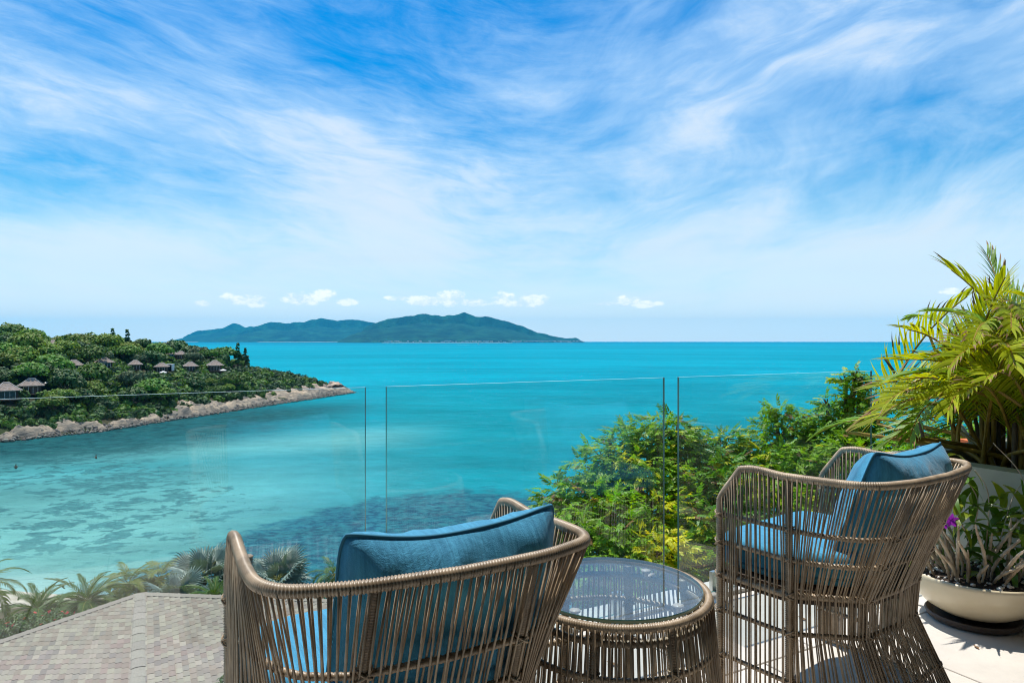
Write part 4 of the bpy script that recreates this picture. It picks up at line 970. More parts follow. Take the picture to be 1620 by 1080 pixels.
# ------------------------------------------------------------------ terrace
Lx=np.array([0.882,0.4713]); Lx/=np.linalg.norm(Lx); Fx=np.array([-Lx[1],Lx[0]])     # along the glass, towards the sea
G0=np.array([0,2.86])
def gp(t,f,z=0.0): p=G0+Lx*t+Fx*f; return (p[0],p[1],z)
RZ=math.atan2(Lx[1],Lx[0])
def terrace():
    root=empty('terrace',gp(0,0)); root.rotation_euler=(0,0,RZ); root['kind']='structure'; tag(root,'sunlit terrace paved in pale travertine','terrace',kind='structure')
    MB().box((0.2,-2.5,-0.185),(9.0,5.4,0.33)).obj('slab',[material('slab_concrete',(0.45,0.44,0.42),0.9,bump=(30,0.3))],root)
    MB().box((0.2,0.11,-0.05),(9.0,0.16,0.14)).obj('kerb',[material('edge_stone',(0.55,0.53,0.49),0.8,bump=(20,0.3))],root)
    m_=bpy.data.materials.new('travertine'); m_.use_nodes=True; g=NT(m_.node_tree); b=m_.node_tree.nodes['Principled BSDF']
    P=g.n('ShaderNodeNewGeometry').outputs['Position']; ri=g.n('ShaderNodeObjectInfo').outputs['Random']
    n1=g.noise(P,2.2,7,0.6,0.6); n2=g.noise(P,45,5,0.7); n3=g.noise(P,9,6,0.65,1.0)
    c=g.mix(g.smooth(n1,0.35,0.65),(0.69,0.64,0.58,1),(0.60,0.56,0.51,1)); c=g.mix(g.smooth(n3,0.60,0.74,0,0.35),c,(0.44,0.39,0.34,1)); c=g.mix(g.smooth(n2,0.66,0.72,0,0.55),c,(0.28,0.24,0.20,1))
    h=g.n('ShaderNodeHueSaturation',ins={'Color':c}); g.put(h,'Value',g.m('ADD',0.93,g.m('MULTIPLY',ri,0.12))); g.L.new(h.outputs[0],b.inputs['Base Color']); b.inputs['Roughness'].default_value=0.7
    bp=g.n('ShaderNodeBump',ins={'Strength':0.35,'Distance':0.004,'Height':n2}); g.L.new(bp.outputs[0],b.inputs['Normal'])
    w,h_=0.60,0.60; e=0.004
    V=[(-w/2+e,-h_/2+e,-0.018),(w/2-e,-h_/2+e,-0.018),(w/2-e,h_/2-e,-0.018),(-w/2+e,h_/2-e,-0.018)]
    V+=[(a,b_,-0.003) for a,b_,_ in V[:4]]+[(a*(1-0.007),b_*(1-0.007),0) for a,b_,_ in V[:4]]
    F=[(0,1,5,4),(1,2,6,5),(2,3,7,6),(3,0,4,7),(4,5,9,8),(5,6,10,9),(6,7,11,10),(7,4,8,11),(8,9,10,11)]
    tm=mesh('tile',V,F,[m_])
    for i in range(14):
        for j in range(9):
            link('tile',tm,root,loc=(-3.95+0.6*i+(0.3 if j%2 else 0),-0.27-0.6*j,random.uniform(-0.0008,0.0008)))
    MB().box((0.2,-2.5,-0.016),(8.8,5.35,0.008)).obj('grout',[material('grout',(0.38,0.35,0.31),0.95)],root)
terrace()
# unseen house behind the camera; eave drawn out to shade the mirrored floor
hr=empty('house_facade',gp(0.2,-5.5)); hr.rotation_euler=(0,0,RZ); tag(hr,'unseen house front with added shading eave behind the photographer, mirrored in the glass','house')
hr['kind']='structure'
mb=MB(); mb.box((-6.2,0,1.45),(0.6,0.25,2.9)); mb.box((6.2,0,1.45),(0.6,0.25,2.9)); mb.box((0,0,2.75),(11.8,0.25,0.35)); mb.obj('wall',[material('darkened_plaster',(0.22,0.20,0.18),0.9)],hr)  # wall colour darkened to stand for shade, keeping its reflection dim
MB().box((0,-0.02,1.29),(11.8,0.05,2.56)).obj('sliding_door',[material('door_glass',(0.03,0.032,0.033),0.15,0.5)],hr)
MB().box((0,2.2,3.06),(14.4,4.7,0.22)).obj('shading_eave',[M['wood_dark']],hr)

# glass balustrade ------------------------------------------------
def glass_mat(name, tint, ior=1.5, dirt_sheen=0.009, rough=0.0):
    m_=bpy.data.materials.new(name); m_.use_nodes=True; g=NT(m_.node_tree)
    for nd in list(m_.node_tree.nodes):
        if nd.type!='OUTPUT_MATERIAL': m_.node_tree.nodes.remove(nd)
    out=[n for n in m_.node_tree.nodes if n.type=='OUTPUT_MATERIAL'][0]
    tr=g.n('ShaderNodeBsdfTransparent',ins={0:(*tint,1)}); gl=g.n('ShaderNodeBsdfGlossy',ins={'Color':(1,1,1,1),'Roughness':rough}); fr=g.n('ShaderNodeFresnel',ins={'IOR':ior})
    # back faces: use the same outside fresnel
    geo=g.n('ShaderNodeNewGeometry'); fi=g.mix(geo.outputs['Backfacing'],(ior,ior,ior,1),(1/ior*1.0,)*3+(1,)); 
    lw=g.n('ShaderNodeLayerWeight',ins={'Blend':0.5}); f=lw.outputs['Facing']
    sch=g.m('ADD',0.04,g.m('MULTIPLY',0.96,g.m('POWER',f,5.0)))
    mx=g.n('ShaderNodeMixShader'); g.L.new(sch,mx.inputs[0]); g.L.new(tr.outputs[0],mx.inputs[1]); g.L.new(gl.outputs[0],mx.inputs[2])
    tc=g.n('ShaderNodeTexCoord').outputs['Object']; n1=g.noise(tc,1.6,6,0.7,1.5); n2=g.noise(tc,60,3,0.6)
    di=g.n('ShaderNodeBsdfDiffuse',ins={0:(0.8,0.8,0.8,1)}); f2=g.m('MULTIPLY',g.smooth(n1,0.5,0.75,0.25,1.0),g.m('MULTIPLY',n2,dirt_sheen*2))
    m2=g.n('ShaderNodeMixShader'); g.L.new(f2,m2.inputs[0]); g.L.new(mx.outputs[0],m2.inputs[1]); g.L.new(di.outputs[0],m2.inputs[2]); g.L.new(m2.outputs[0],out.inputs[0])
    return m_
M['glass']=glass_mat('balustrade_glass',(0.955,0.985,0.975))
M['glass_edge']=material('glass_cut_edge',(0.05,0.16,0.13),0.15,0.9)
M['glass_rim']=material('glass_polished_top',(0.45,0.58,0.55),0.15,0.9)
M['steel']=material('brushed_steel',(0.62,0.60,0.57),0.28,0.5,metallic=1.0,bump=(60,0.1))
GH=1.126
def glass_panel(t0,t1,label):
    c=(t0+t1)/2; root=empty('glass_balustrade',gp(c,0,0)); root.rotation_euler=(0,0,RZ); w=t1-t0; z0=0.055; T=0.012
    V=[(-w/2,-T/2,z0),(w/2,-T/2,z0),(w/2,T/2,z0),(-w/2,T/2,z0),(-w/2,-T/2,GH),(w/2,-T/2,GH),(w/2,T/2,GH),(-w/2,T/2,GH)]
    F=[(0,1,5,4),(2,3,7,6),(4,5,6,7),(1,2,6,5),(3,0,4,7),(3,2,1,0)]
    link('pane',mesh('pane',V,F,[M['glass'],M['glass_rim'],M['glass_edge']],mi=[0,0,1,2,2,2]),root)
    for s in (-1,1):
        x=s*(w/2-0.26); sp=MB(); sp.box((x,-0.024,0.075),(0.05,0.022,0.14)); sp.box((x,0.024,0.075),(0.05,0.022,0.14)); sp.box((x,0,0.028),(0.05,0.026,0.046))
        V_,F_=lathe([(0.001,0.0),(0.05,0.0),(0.05,0.008),(0.001,0.009)],20); sp.add(V_+np.array([x,0,0.0005]),F_)
        sp.tube([(x,-0.036,0.10),(x,-0.041,0.10)],0.008,8); sp.tube([(x,-0.036,0.05),(x,-0.041,0.05)],0.008,8)
        sp.obj('spigot',[M['steel']],root)
    return tag(root,label,'glass panel','balustrade glass panels')
glass_panel(-2.03,-0.625,'leftmost full glass panel, its top edge running across the headland')
glass_panel(-3.53,-2.12,'glass panel farthest left, outside the left edge')
glass_panel(-0.544,0.818,'middle glass panel, behind the near chair and table')
glass_panel(0.908,2.373,'right glass panel, in front of the leafy trees and ending at the palm')

# planter ---------------------------------------------------------
def planter():
    root=empty('planter',gp(2.42,0)); root.rotation_euler=(0,0,RZ); pl=material('planter_plaster',(0.50,0.485,0.42),0.85,0.2,bump=(8,0.25),color2=(0.42,0.41,0.35),vscale=1.5)
    H=0.65; W=1.5; D=4.2; t=0.13; mb=MB(); y0=-0.03
    mb.box((t/2,y0-D/2,H/2-0.0),(t,D,H)); mb.box((W-t/2,y0-D/2,H/2),(t,D,H)); mb.box((W/2,y0-t/2,H/2-0.001),(W-2*t,t,H-0.002)); mb.obj('wall',[pl],root)
    o=MB().box((W/2,y0-D/2-t,0.28),(W-2*t-0.01,D-t,0.56)).obj('soil',[material('dark_soil',(0.035,0.025,0.018),0.95,0.1,bump=(25,1.0,0.03))],root)
    return tag(root,'long cream plastered planter on the right, behind the far chair','planter')
planter()
t=empty('sun_lounger',(4.35,5.4,0.0)); mb=MB(); mb.box((0,0,0.28),(1.7,0.62,0.07)); 
for a in (-0.7,0.7):
    for b in (-0.25,0.25): mb.box((a,b,0.12),(0.05,0.05,0.25))
mb.obj('frame',[M['white_paint']],t); MB().box((0,0,0.355),(1.68,0.6,0.08)).obj('mattress',[material('navy_mattress',(0.05,0.08,0.2),0.8)],t); MB().box((-0.45,0,0.43),(0.28,0.4,0.07)).obj('towel',[material('orange_towel',(0.7,0.16,0.04),0.9)],t)
t.location=(3.95,4.95,0.1); tag(t,'blue and white lounger with an orange spot, glimpsed behind the palm at the right edge','lounger')
MB_=MB().box((4.7,5.3,-0.02),(2.6,2.6,0.2)).obj('neighbour_deck',[M['white_paint']]); tag(MB_,'white deck glimpsed behind the palm at the right edge','deck',kind='structure')

# areca palm ------------------------------------------------------
M['areca']=material('areca_leaflets',(0.36,0.43,0.018),0.48,0.3,island=0.28,transl=0.44,tcol=(1.6,1.35,0.25))
M['areca_g']=material('areca_leaflets_green',(0.17,0.31,0.026),0.48,0.3,island=0.22,transl=0.3,tcol=(1.5,1.4,0.3))
M['areca_stalk']=material('areca_stalks',(0.32,0.20,0.035),0.5,0.4,var=0.3)
def areca():
    base=np.array([2.98,4.05,0.56]); root=empty('areca_palm',tuple(base)); rng=random.Random(4)
    # fronds: (tip px, tip py, distance), length, droop, material
    spec=[(1505,428,3.9,1.15,0.75,'areca'),(1562,405,4.3,1.25,0.35,'areca_g'),(1436,522,3.6,1.25,0.95,'areca'),(1478,565,3.9,1.1,0.9,'areca'),(1384,612,3.7,1.25,1.25,'areca'),(1378,668,3.5,1.3,1.45,'areca'),
          (1398,705,3.9,1.2,1.6,'areca_g'),(1440,690,3.5,1.1,1.5,'areca_g'),(1500,650,3.3,1.1,1.5,'areca'),(1455,600,4.3,1.2,1.2,'areca_g'),(1530,560,3.4,1.0,1.0,'areca'),(1600,520,3.3,1.0,1.0,'areca'),
          (1620,470,3.9,1.3,0.8,'areca'),(1680,480,4.2,1.4,0.9,'areca'),(1700,560,3.8,1.3,1.2,'areca'),(1560,600,3.1,1.1,1.35,'areca'),(1650,610,3.2,1.2,1.3,'areca'),(1510,520,4.6,1.2,0.7,'areca_g'),
          (1590,455,4.6,1.3,0.6,'areca_g'),(1720,640,4.0,1.3,1.4,'areca_g'),(1480,690,4.3,1.1,1.6,'areca_g'),(1540,640,4.4,1.1,1.3,'areca_g'),(1640,680,3.5,1.1,1.6,'areca_g'),(1590,640,4.6,1.0,1.3,'areca_g'),(1530,470,4.1,1.1,0.75,'areca'),(1660,430,4.5,1.3,0.6,'areca'),(1575,690,4.2,1.0,1.7,'areca_g'),(1620,730,4.6,1.0,1.7,'areca_g'),(1420,570,3.9,1.25,1.0,'areca'),(1460,635,3.4,1.1,1.3,'areca'),(1560,505,3.8,1.1,0.8,'areca'),(1605,580,3.0,1.0,1.1,'areca'),(1490,590,4.4,1.2,1.0,'areca_g'),(1640,530,3.6,1.2,0.8,'areca'),(1415,650,4.1,1.2,1.4,'areca_g'),(1545,590,4.5,1.2,0.9,'areca_g'),(1400,640,3.3,1.2,1.35,'areca'),(1590,440,3.5,1.15,0.7,'areca'),(1622,500,3.3,1.1,0.8,'areca'),(1540,540,3.3,1.05,0.9,'areca'),(1600,555,3.1,1.05,1.0,'areca'),(1500,585,3.2,1.05,1.2,'areca'),(1565,470,4.0,1.2,0.6,'areca_g'),(1640,590,3.2,1.1,1.1,'areca'),(1530,620,3.2,1.0,1.3,'areca')]
    for i,(px,py,d,L,dr,mt) in enumerate(spec):
        dr*=0.80
        tip=np.array(at(px,py,d))-base
        foot=np.array([rng.uniform(-.28,.28),rng.uniform(-.30,.30),0.0])
        # stem height from which the blade starts
        v=tip-foot; hd=np.hypot(v[0],v[1]); az=math.atan2(v[1],v[0])
        n=22; best=None
        for s in np.linspace(0.05,1.45,40):          # initial elevation of the blade
            th=s; P=[np.zeros(2)]; 
            for k in range(14):
                th=s-dr*((k+1)/14)**1.4; P.append(P[-1]+np.array([math.cos(th),math.sin(th)])*L/14)
            e=P[-1]; start=np.array([hd-e[0],v[2]-e[1]])
            # stem from foot to start should be nearly upright and continue the blade
            if start[1]<0.15: cost=9+abs(start[1])
            else: cost=abs(start[0]-start[1]*0.22)+0.15*abs(math.atan2(start[1],max(start[0],1e-3))-s)
            if best is None or cost<best[0]: best=(cost,s,start)
        _,s,start=best
        mb=frond(L,dr,34 if mt=='areca' else 36,0.32,0.0125,100+i,0.14,0.70 if dr<1 else 0.5,0.26,50,0.45,tip_brown=0.25)
        V=np.concatenate(mb.V); c_,s_=math.cos(-s),math.sin(-s); V=V@np.array([[c_,0,s_],[0,1,0],[-s_,0,c_]]).T
        V[:,0]+=start[0]; V[:,2]+=start[1]; ca,sa=math.cos(az),math.sin(az); V=V@np.array([[ca,-sa,0],[sa,ca,0],[0,0,1]]).T
        f=link('frond',mesh('frond',V,mb.F,[M['areca_stalk'],M[mt],M['dry']],mi=mb.M),root,loc=tuple(foot))
        st=np.array([start[0]*ca,start[0]*sa,start[1]]); sm=MB(); sm.tube(catmull([(0,0,-0.02),(st[0]*0.25,st[1]*0.25,st[2]*0.5),tuple(st)],6),np.linspace(0.016,0.011,13),7)
        link('stalk',sm.mesh('stalk',[M['areca_stalk']],True),root,loc=tuple(foot))
    # canes at the base and low leaves
    for k in range(26):
        a=rng.uniform(0,6.28); r=rng.uniform(0.05,0.45); p=(math.cos(a)*r,math.sin(a)*r*1.1); h=rng.uniform(0.4,0.9)
        sm=MB(); sm.tube(catmull([(p[0],p[1],-.02),(p[0]*1.1,p[1]*1.1,h*0.5),(p[0]*1.5,p[1]*1.5,h)],4),np.linspace(0.017,0.008,9),6); link('cane',sm.mesh('cane',[M['areca_stalk'] if k%3 else M['trunk']],True),root)
    for k in range(26):
        a=rng.uniform(0,6.28); mb=frond(rng.uniform(0.45,0.8),1.0,18,0.24,0.02,300+k,0.2,0.4,0.5,50,0.4); 
        link('frond',mb.mesh('frond',[M['areca_stalk'],M['areca_g'],M['dry']]),root,loc=(rng.uniform(-.4,.4),rng.uniform(-.6,.5),rng.uniform(0.05,0.65)),rot=(0,-rng.uniform(0.2,1.2),a))
    tag(root,'bushy yellow-green areca palm with feathery fronds growing in the planter','palm')
areca()

# ------------------------------------------------------------------ pot with orchid
def orchid_pot():
    cx,cy=2.17,3.20
    root=empty('plant_bowl',(cx,cy,0.0)); glaze=material('cream_glaze',(0.66,0.57,0.40),0.22,0.6,color2=(0.60,0.50,0.34),vscale=3,bump=(40,0.08)); 
    prof=[(0.001,0.035),(0.13,0.033),(0.15,0.040),(0.205,0.072),(0.252,0.118),(0.278,0.168),(0.288,0.205),(0.290,0.220),(0.284,0.228),(0.272,0.222),(0.264,0.2),(0.20,0.17),(0.001,0.17)]
    MB().lathe(prof,n=56).obj('bowl',[glaze],root,True)
    tag(root,'wide shallow cream glazed bowl planted with an orchid, at the right edge','plant pot')
    s=MB().lathe([(0.001,0.0),(0.16,0.0),(0.188,0.008),(0.196,0.028),(0.190,0.034),(0.180,0.026),(0.16,0.014),(0.001,0.014)],n=48).obj('saucer',[material('dark_saucer',(0.075,0.055,0.045),0.6,bump=(20,0.3))]); s.location=(cx-0.015,cy-0.01,0.0005)
    for v in (0,): pass
    tag(s,'dark round saucer under the cream bowl','saucer')
    MB().lathe([(0.001,0.202),(0.15,0.206),(0.264,0.196),(0.264,0.17),(0.001,0.17)],n=40).obj('soil',[material('potting_bark',(0.05,0.032,0.022),0.95,bump=(50,1.0,0.02))],root)
    t=(1+5**.5)/2; IV=np.array([(-1,t,0),(1,t,0),(-1,-t,0),(1,-t,0),(0,-1,t),(0,1,t),(0,-1,-t),(0,1,-t),(t,0,-1),(t,0,1),(-t,0,-1),(-t,0,1)])/math.hypot(1,t)
    IF=np.array([(0,11,5),(0,5,1),(0,1,7),(0,7,10),(0,10,11),(1,5,9),(5,11,4),(11,10,2),(10,7,6),(7,1,8),(3,9,4),(3,4,2),(3,2,6),(3,6,8),(3,8,9),(4,9,5),(2,4,11),(6,2,10),(8,6,7),(9,8,1)])
    N=120; a=RNG.uniform(0,6.28,N); r=0.255*RNG.uniform(0.25,1,N)**0.5; pos=np.stack([np.cos(a)*r,np.sin(a)*r,0.204+RNG.uniform(0,.008,N)],-1); V,F=scatter(IV,IF,pos,rand_rot(N,jitter=.3)*RNG.uniform(0.006,0.014,(N,1,1))*np.array([1,0.8,0.6]))
    o=link('pebbles',mesh('pebbles',V,F,[material('white_pebbles',(0.78,0.75,0.70),0.6,island=0.25)],True),root); o['kind']='stuff'
    # the orchid
    orc=empty('orchid',(cx,cy,0.200)); rng=random.Random(12); cane_m=material('papery_cane',(0.66,0.55,0.42),0.8,0.2,bump=(60,0.5),color2=(0.40,0.31,0.22),vscale=14); 
    for k in range(44):
        a=rng.uniform(2.4,6.6) if k<28 else rng.uniform(0,6.28); r=rng.uniform(0.02,0.2); bx,by=math.cos(a)*r,math.sin(a)*r*0.8; lean=rng.uniform(0.1,0.95); wv=rng.uniform(-.022,.022); L=rng.uniform(0.14,0.34)*(1.15 if r<0.1 else 1)
        P=[];n=int(L/0.03); az=a+rng.uniform(-.5,.5)
        for i in range(n*4+1):
            s=i/(n*4); P.append((bx+math.cos(az)*L*lean*s**1.3+wv*math.sin(s*4.5),by+math.sin(az)*L*lean*s**1.3,-0.01+L*s*(1-0.18*lean*s)))
        rr=[(0.0046+0.0036*math.sin(min(1,i/(n*4)*1.0)*math.pi))*(0.72 if i%4==0 else 1.0)*(1-0.35*max(0,i/(n*4)-0.85)/0.15) for i in range(n*4+1)]
        sm=MB(); sm.tube(P,rr,7); link('cane',sm.mesh('cane',[cane_m],True),orc)
    def leaf(L,W,bend,seed):
        V=[];F=[];n=9
        for i in range(n+1):
            s=i/n; w=W*math.sin(math.pi*min(1,0.08+s*0.95))**0.7*(1-0.3*s); x=L*s*math.cos(bend*s*0.6); z=-L*s*math.sin(bend*s*0.6)
            V+=[(x,-w/2,z+w*0.16),(x,0,z),(x,w/2,z+w*0.16)]
            if i: b=3*(i-1); F+=[(b,b+3,b+4,b+1),(b+1,b+4,b+5,b+2)]
        return V,F
    lm=[material('orchid_leaf',(0.10,0.21,0.022),0.3,0.5,transl=0.3,objrand=0.25),material('orchid_leaf_pale',(0.24,0.30,0.03),0.3,0.5,transl=0.35,objrand=0.15)]
    for k in range(110):
        a=rng.uniform(0,6.28); 
        if k<10: x,y,z=rng.uniform(-0.16,-0.04),rng.uniform(-.1,.12),rng.uniform(0.26,0.46)
        elif k<85: x,y,z=rng.uniform(0.0,0.30),rng.uniform(-.2,.15),rng.uniform(0.03,0.34)
        else: x,y,z=rng.uniform(-.2,.25),rng.uniform(-.05,.2),rng.uniform(0.0,0.22)
        V,F=leaf(rng.uniform(0.11,0.23),rng.uniform(0.03,0.05),rng.uniform(0.3,2.2),k); o=link('leaf',MB().add(V,F).mesh('leaf',[lm[0] if rng.random()<0.68 else lm[1]],True),orc,loc=(x,y,z),rot=(rng.uniform(-.5,.5),-rng.uniform(0.1,1.35),a))
    # tall green shoot with arching leaves
    sm=MB(); sm.tube(catmull([(-0.11,0.05,0),(-0.12,0.04,0.28),(-0.125,0.02,0.56)],6),np.linspace(0.010,0.006,13),7); link('shoot',sm.mesh('shoot',[lm[0]],True),orc)
    for k,(z,a,L) in enumerate([(0.55,0.1,0.16),(0.50,-0.3,0.20),(0.52,3.0,0.10),(0.40,3.4,0.14),(0.36,0.5,0.15),(0.30,2.6,0.15),(0.44,1.5,0.15)]):
        V,F=leaf(L,0.034,2.0,k); link('leaf',MB().add(V,F).mesh('leaf',[lm[1] if k<2 else lm[0]],True),orc,loc=(-0.125,0.02,z),rot=(0.2,-0.65,a))
    # dry flower stalks
    for P in ([(-.05,0,.1),(0.0,-.02,.36),(-.16,-.03,.55)],[(.05,0,.1),(0.05,-.02,.38),(-.02,-.03,.50)],[(.0,0,.1),(-.12,-.08,.27),(-.20,-.1,.30)],[(.12,.0,.1),(.22,-.02,.42),(.10,.02,.62)],[(.1,.0,.1),(.16,-.02,.36),(.20,-.02,.43)],[(.15,.05,.1),(.24,-.02,.30),(.33,-.05,.33)]):
        sm=MB(); sm.tube(catmull(P,8),np.linspace(0.0035,0.002,17),5); link('flower_stalk',sm.mesh('flower_stalk',[cane_m],True),orc)
    pur=material('purple_petal',(0.38,0.03,0.50),0.5,0.3,transl=0.3,tcol=(1.3,1.2,1.3)); fl=MB()
    def petal(c,a,L,W,tilt):
        V=[];n=5
        for i in range(n+1):
            s=i/n; w=W*math.sin(math.pi*(0.1+0.86*s)); d=np.array([math.cos(a),0,math.sin(a)]); q=np.array([-math.sin(a),0,math.cos(a)]); p=np.array(c)+d*L*s+np.array([0,-tilt*s*L,0]); V+=[p-q*w/2,p+q*w/2]
        return V,[(2*i,2*i+1,2*i+3,2*i+2) for i in range(n)]
    for cxx,czz in ((-0.235,0.285),(-0.195,0.295)):
        f=MB()
        for k in range(5): V,F=petal((cxx,-0.13,czz),math.pi/2+k*1.2566,0.032,0.026 if k%2 else 0.02,0.3*(-1)**k); f.add(V,F)
        V,F=petal((cxx,-0.14,czz),-1.57,0.022,0.024,0.9); f.add(V,F)
        f.obj('flower',[pur],orc)
    sm=MB(); sm.tube(catmull([(-.1,-.05,0.05),(-.17,-.1,.22),(-.235,-.125,.285)],6),0.0025,5); link('flower_stalk',sm.mesh('flower_stalk',[lm[0]],True),orc)
    tag(orc,'orchid with many pale papery canes, glossy leaves and a purple flower in the cream bowl','orchid')
orchid_pot()

fl=MB()
for k,(t_,f_) in enumerate([(1.75,-0.9),(2.0,-1.25),(1.6,-1.45),(2.15,-0.75),(1.35,-0.35),(1.9,-1.6),(0.75,-0.25),(1.1,-0.55),(0.3,-0.3),(2.2,-1.1),(1.7,-1.15),(-0.3,-0.35),(0.55,-0.7),(1.82,-1.38)]):
    p=gp(t_,f_,0.004); a=k*1.7; c_,s_=math.cos(a),math.sin(a); sc_=0.030+0.010*(k%3); V=LEAFV@np.array([[c_,-s_,0],[s_,c_,0],[0,0,1]]).T*sc_*1.2; V[:,2]=np.abs(V[:,2])*1.2; fl.add(V+np.array(p),LEAFF)
o=fl.obj('fallen_leaves',[M['dry']]); tag(o,'small dry leaves scattered on the pale terrace floor','leaves',kind='stuff')

# ------------------------------------------------------------------ furniture
def cord_mat(name, c1, c2):
    m_=bpy.data.materials.new(name); m_.use_nodes=True; g=NT(m_.node_tree); b=m_.node_tree.nodes['Principled BSDF']
    tc=g.n('ShaderNodeTexCoord').outputs['Object']; n1=g.noise(tc,16,5,0.6); n2=g.noise(tc,150,3,0.6); ri=g.n('ShaderNodeObjectInfo').outputs['Random']
    st=g.n('ShaderNodeTexNoise',ins={'Scale':40.0,'Detail':3.0}); 
    c=g.mix(g.smooth(n1,0.3,0.7),(*c1,1),(*c2,1)); h=g.n('ShaderNodeHueSaturation',ins={'Color':c}); g.put(h,'Value',g.m('ADD',0.62,g.m('ADD',g.m('MULTIPLY',ri,0.42),g.m('MULTIPLY',n2,0.34))))
    g.L.new(h.outputs[0],b.inputs['Base Color']); b.inputs['Roughness'].default_value=0.42; b.inputs['Specular IOR Level'].default_value=0.5
    return m_
M['cord']=cord_mat('synthetic_wicker',(0.42,0.315,0.205),(0.22,0.160,0.100))
def fabric():
    m_=bpy.data.materials.new('blue_woven_fabric'); m_.use_nodes=True; g=NT(m_.node_tree); b=m_.node_tree.nodes['Principled BSDF']
    tc=g.n('ShaderNodeTexCoord').outputs['Object']; sp=g.n('ShaderNodeSeparateXYZ',ins={0:tc})
    s1=g.noise(g.xyz(g.m('MULTIPLY',sp.outputs[0],1.0),0.0,0.0),260,3,0.8); s2=g.noise(g.xyz(g.m('MULTIPLY',sp.outputs[0],1.0),g.m('MULTIPLY',sp.outputs[1],0.04),g.m('MULTIPLY',sp.outputs[2],0.04)),90,4,0.8)
    c=g.mix(g.smooth(s2,0.35,0.65),(0.028,0.225,0.385,1),(0.052,0.315,0.510,1)); c=g.mix(g.smooth(s1,0.58,0.68,0,0.55),c,(0.075,0.085,0.14,1))
    g.L.new(c,b.inputs['Base Color']); b.inputs['Roughness'].default_value=0.85; b.inputs['Sheen Weight'].default_value=0.25; b.inputs['Sheen Roughness'].default_value=0.4
    n=g.noise(tc,420,2,0.6); w=g.noise(tc,9,4,0.6,0.5); hh=g.m('ADD',g.m('MULTIPLY',n,0.12),w); bp=g.n('ShaderNodeBump',ins={'Strength':0.45,'Distance':0.03,'Height':hh}); g.L.new(bp.outputs[0],b.inputs['Normal'])
    return m_
M['fabric']=fabric(); M['piping']=material('piping_cord',(0.022,0.17,0.28),0.8)
M['underseat']=material('woven_seat_base',(0.075,0.055,0.04),0.8,bump=(120,0.8,0.004))

def pillow(W,H,T,seed,sag=0.03):
    """knife-edge back cushion lying in x (width) and z (height), thickness along y"""
    nx,nz=44,34; V=[];idx={}
    def pt(a,b,s):
        rc=max(0,abs(a)*abs(b))**7*0.055; ea=1-0.02*(1-b*b)-rc; eb=1-0.03*(1-a*a)-rc
        corner=0
        x=a*W/2*(ea+corner); z=b*H/2*(eb+corner)
        prof=max(0,(1-abs(a)**3.0))**0.5*max(0,(1-abs(b)**2.6))**0.55
        y=s*T/2*prof
        # creases that run in from corners and seams
        r=noise.fractal(Vector((a*2.3+seed,b*1.9,s*3+seed)),1.0,2.0,3)*0.018
        cr=0.019*math.sin(9*a+2.5*b+3*noise.noise(Vector((a*2,b*2,seed))))*(b*b)*prof**0.5
        cr2=-0.020*math.exp(-((a-0.12+0.2*b)/0.10)**2)*max(0,b)**1.2*prof
        y+=s*(r+cr+cr2)*prof**0.5
        z+=-0.055*H*math.exp(-((a+0.15)/0.5)**2)*max(0,b)**2 + 0.006*math.sin(5*a+seed)*max(0,b)
        y+=-sag*(a*a)*(-1)
        return (x,y,z)
    for s in (-1,1):
        for j in range(nz+1):
            for i in range(nx+1): V.append(pt(-1+2*i/nx,-1+2*j/nz,s))
    n1=(nx+1)*(nz+1); F=[]
    for s in (0,1):
        for j in range(nz):
            for i in range(nx):
                q=[s*n1+j*(nx+1)+i,s*n1+j*(nx+1)+i+1,s*n1+(j+1)*(nx+1)+i+1,s*n1+(j+1)*(nx+1)+i]; F.append(tuple(q) if s==0 else tuple(q[::-1]))
    edge=[(i,0) for i in range(nx)]+[(nx,j) for j in range(nz)]+[(nx-i,nz) for i in range(nx)]+[(0,nz-j) for j in range(nz)]
    E=[ (np.array(V[j*(nx+1)+i])+np.array(V[n1+j*(nx+1)+i]))/2 for i,j in edge]
    m_=len(edge)
    for k in range(m_):
        a=edge[k];b=edge[(k+1)%m_]; A=a[1]*(nx+1)+a[0]; B=b[1]*(nx+1)+b[0]; F.append((A,n1+A,n1+B,B))
    return mesh('cushion',V,F,[M['fabric']],True), E
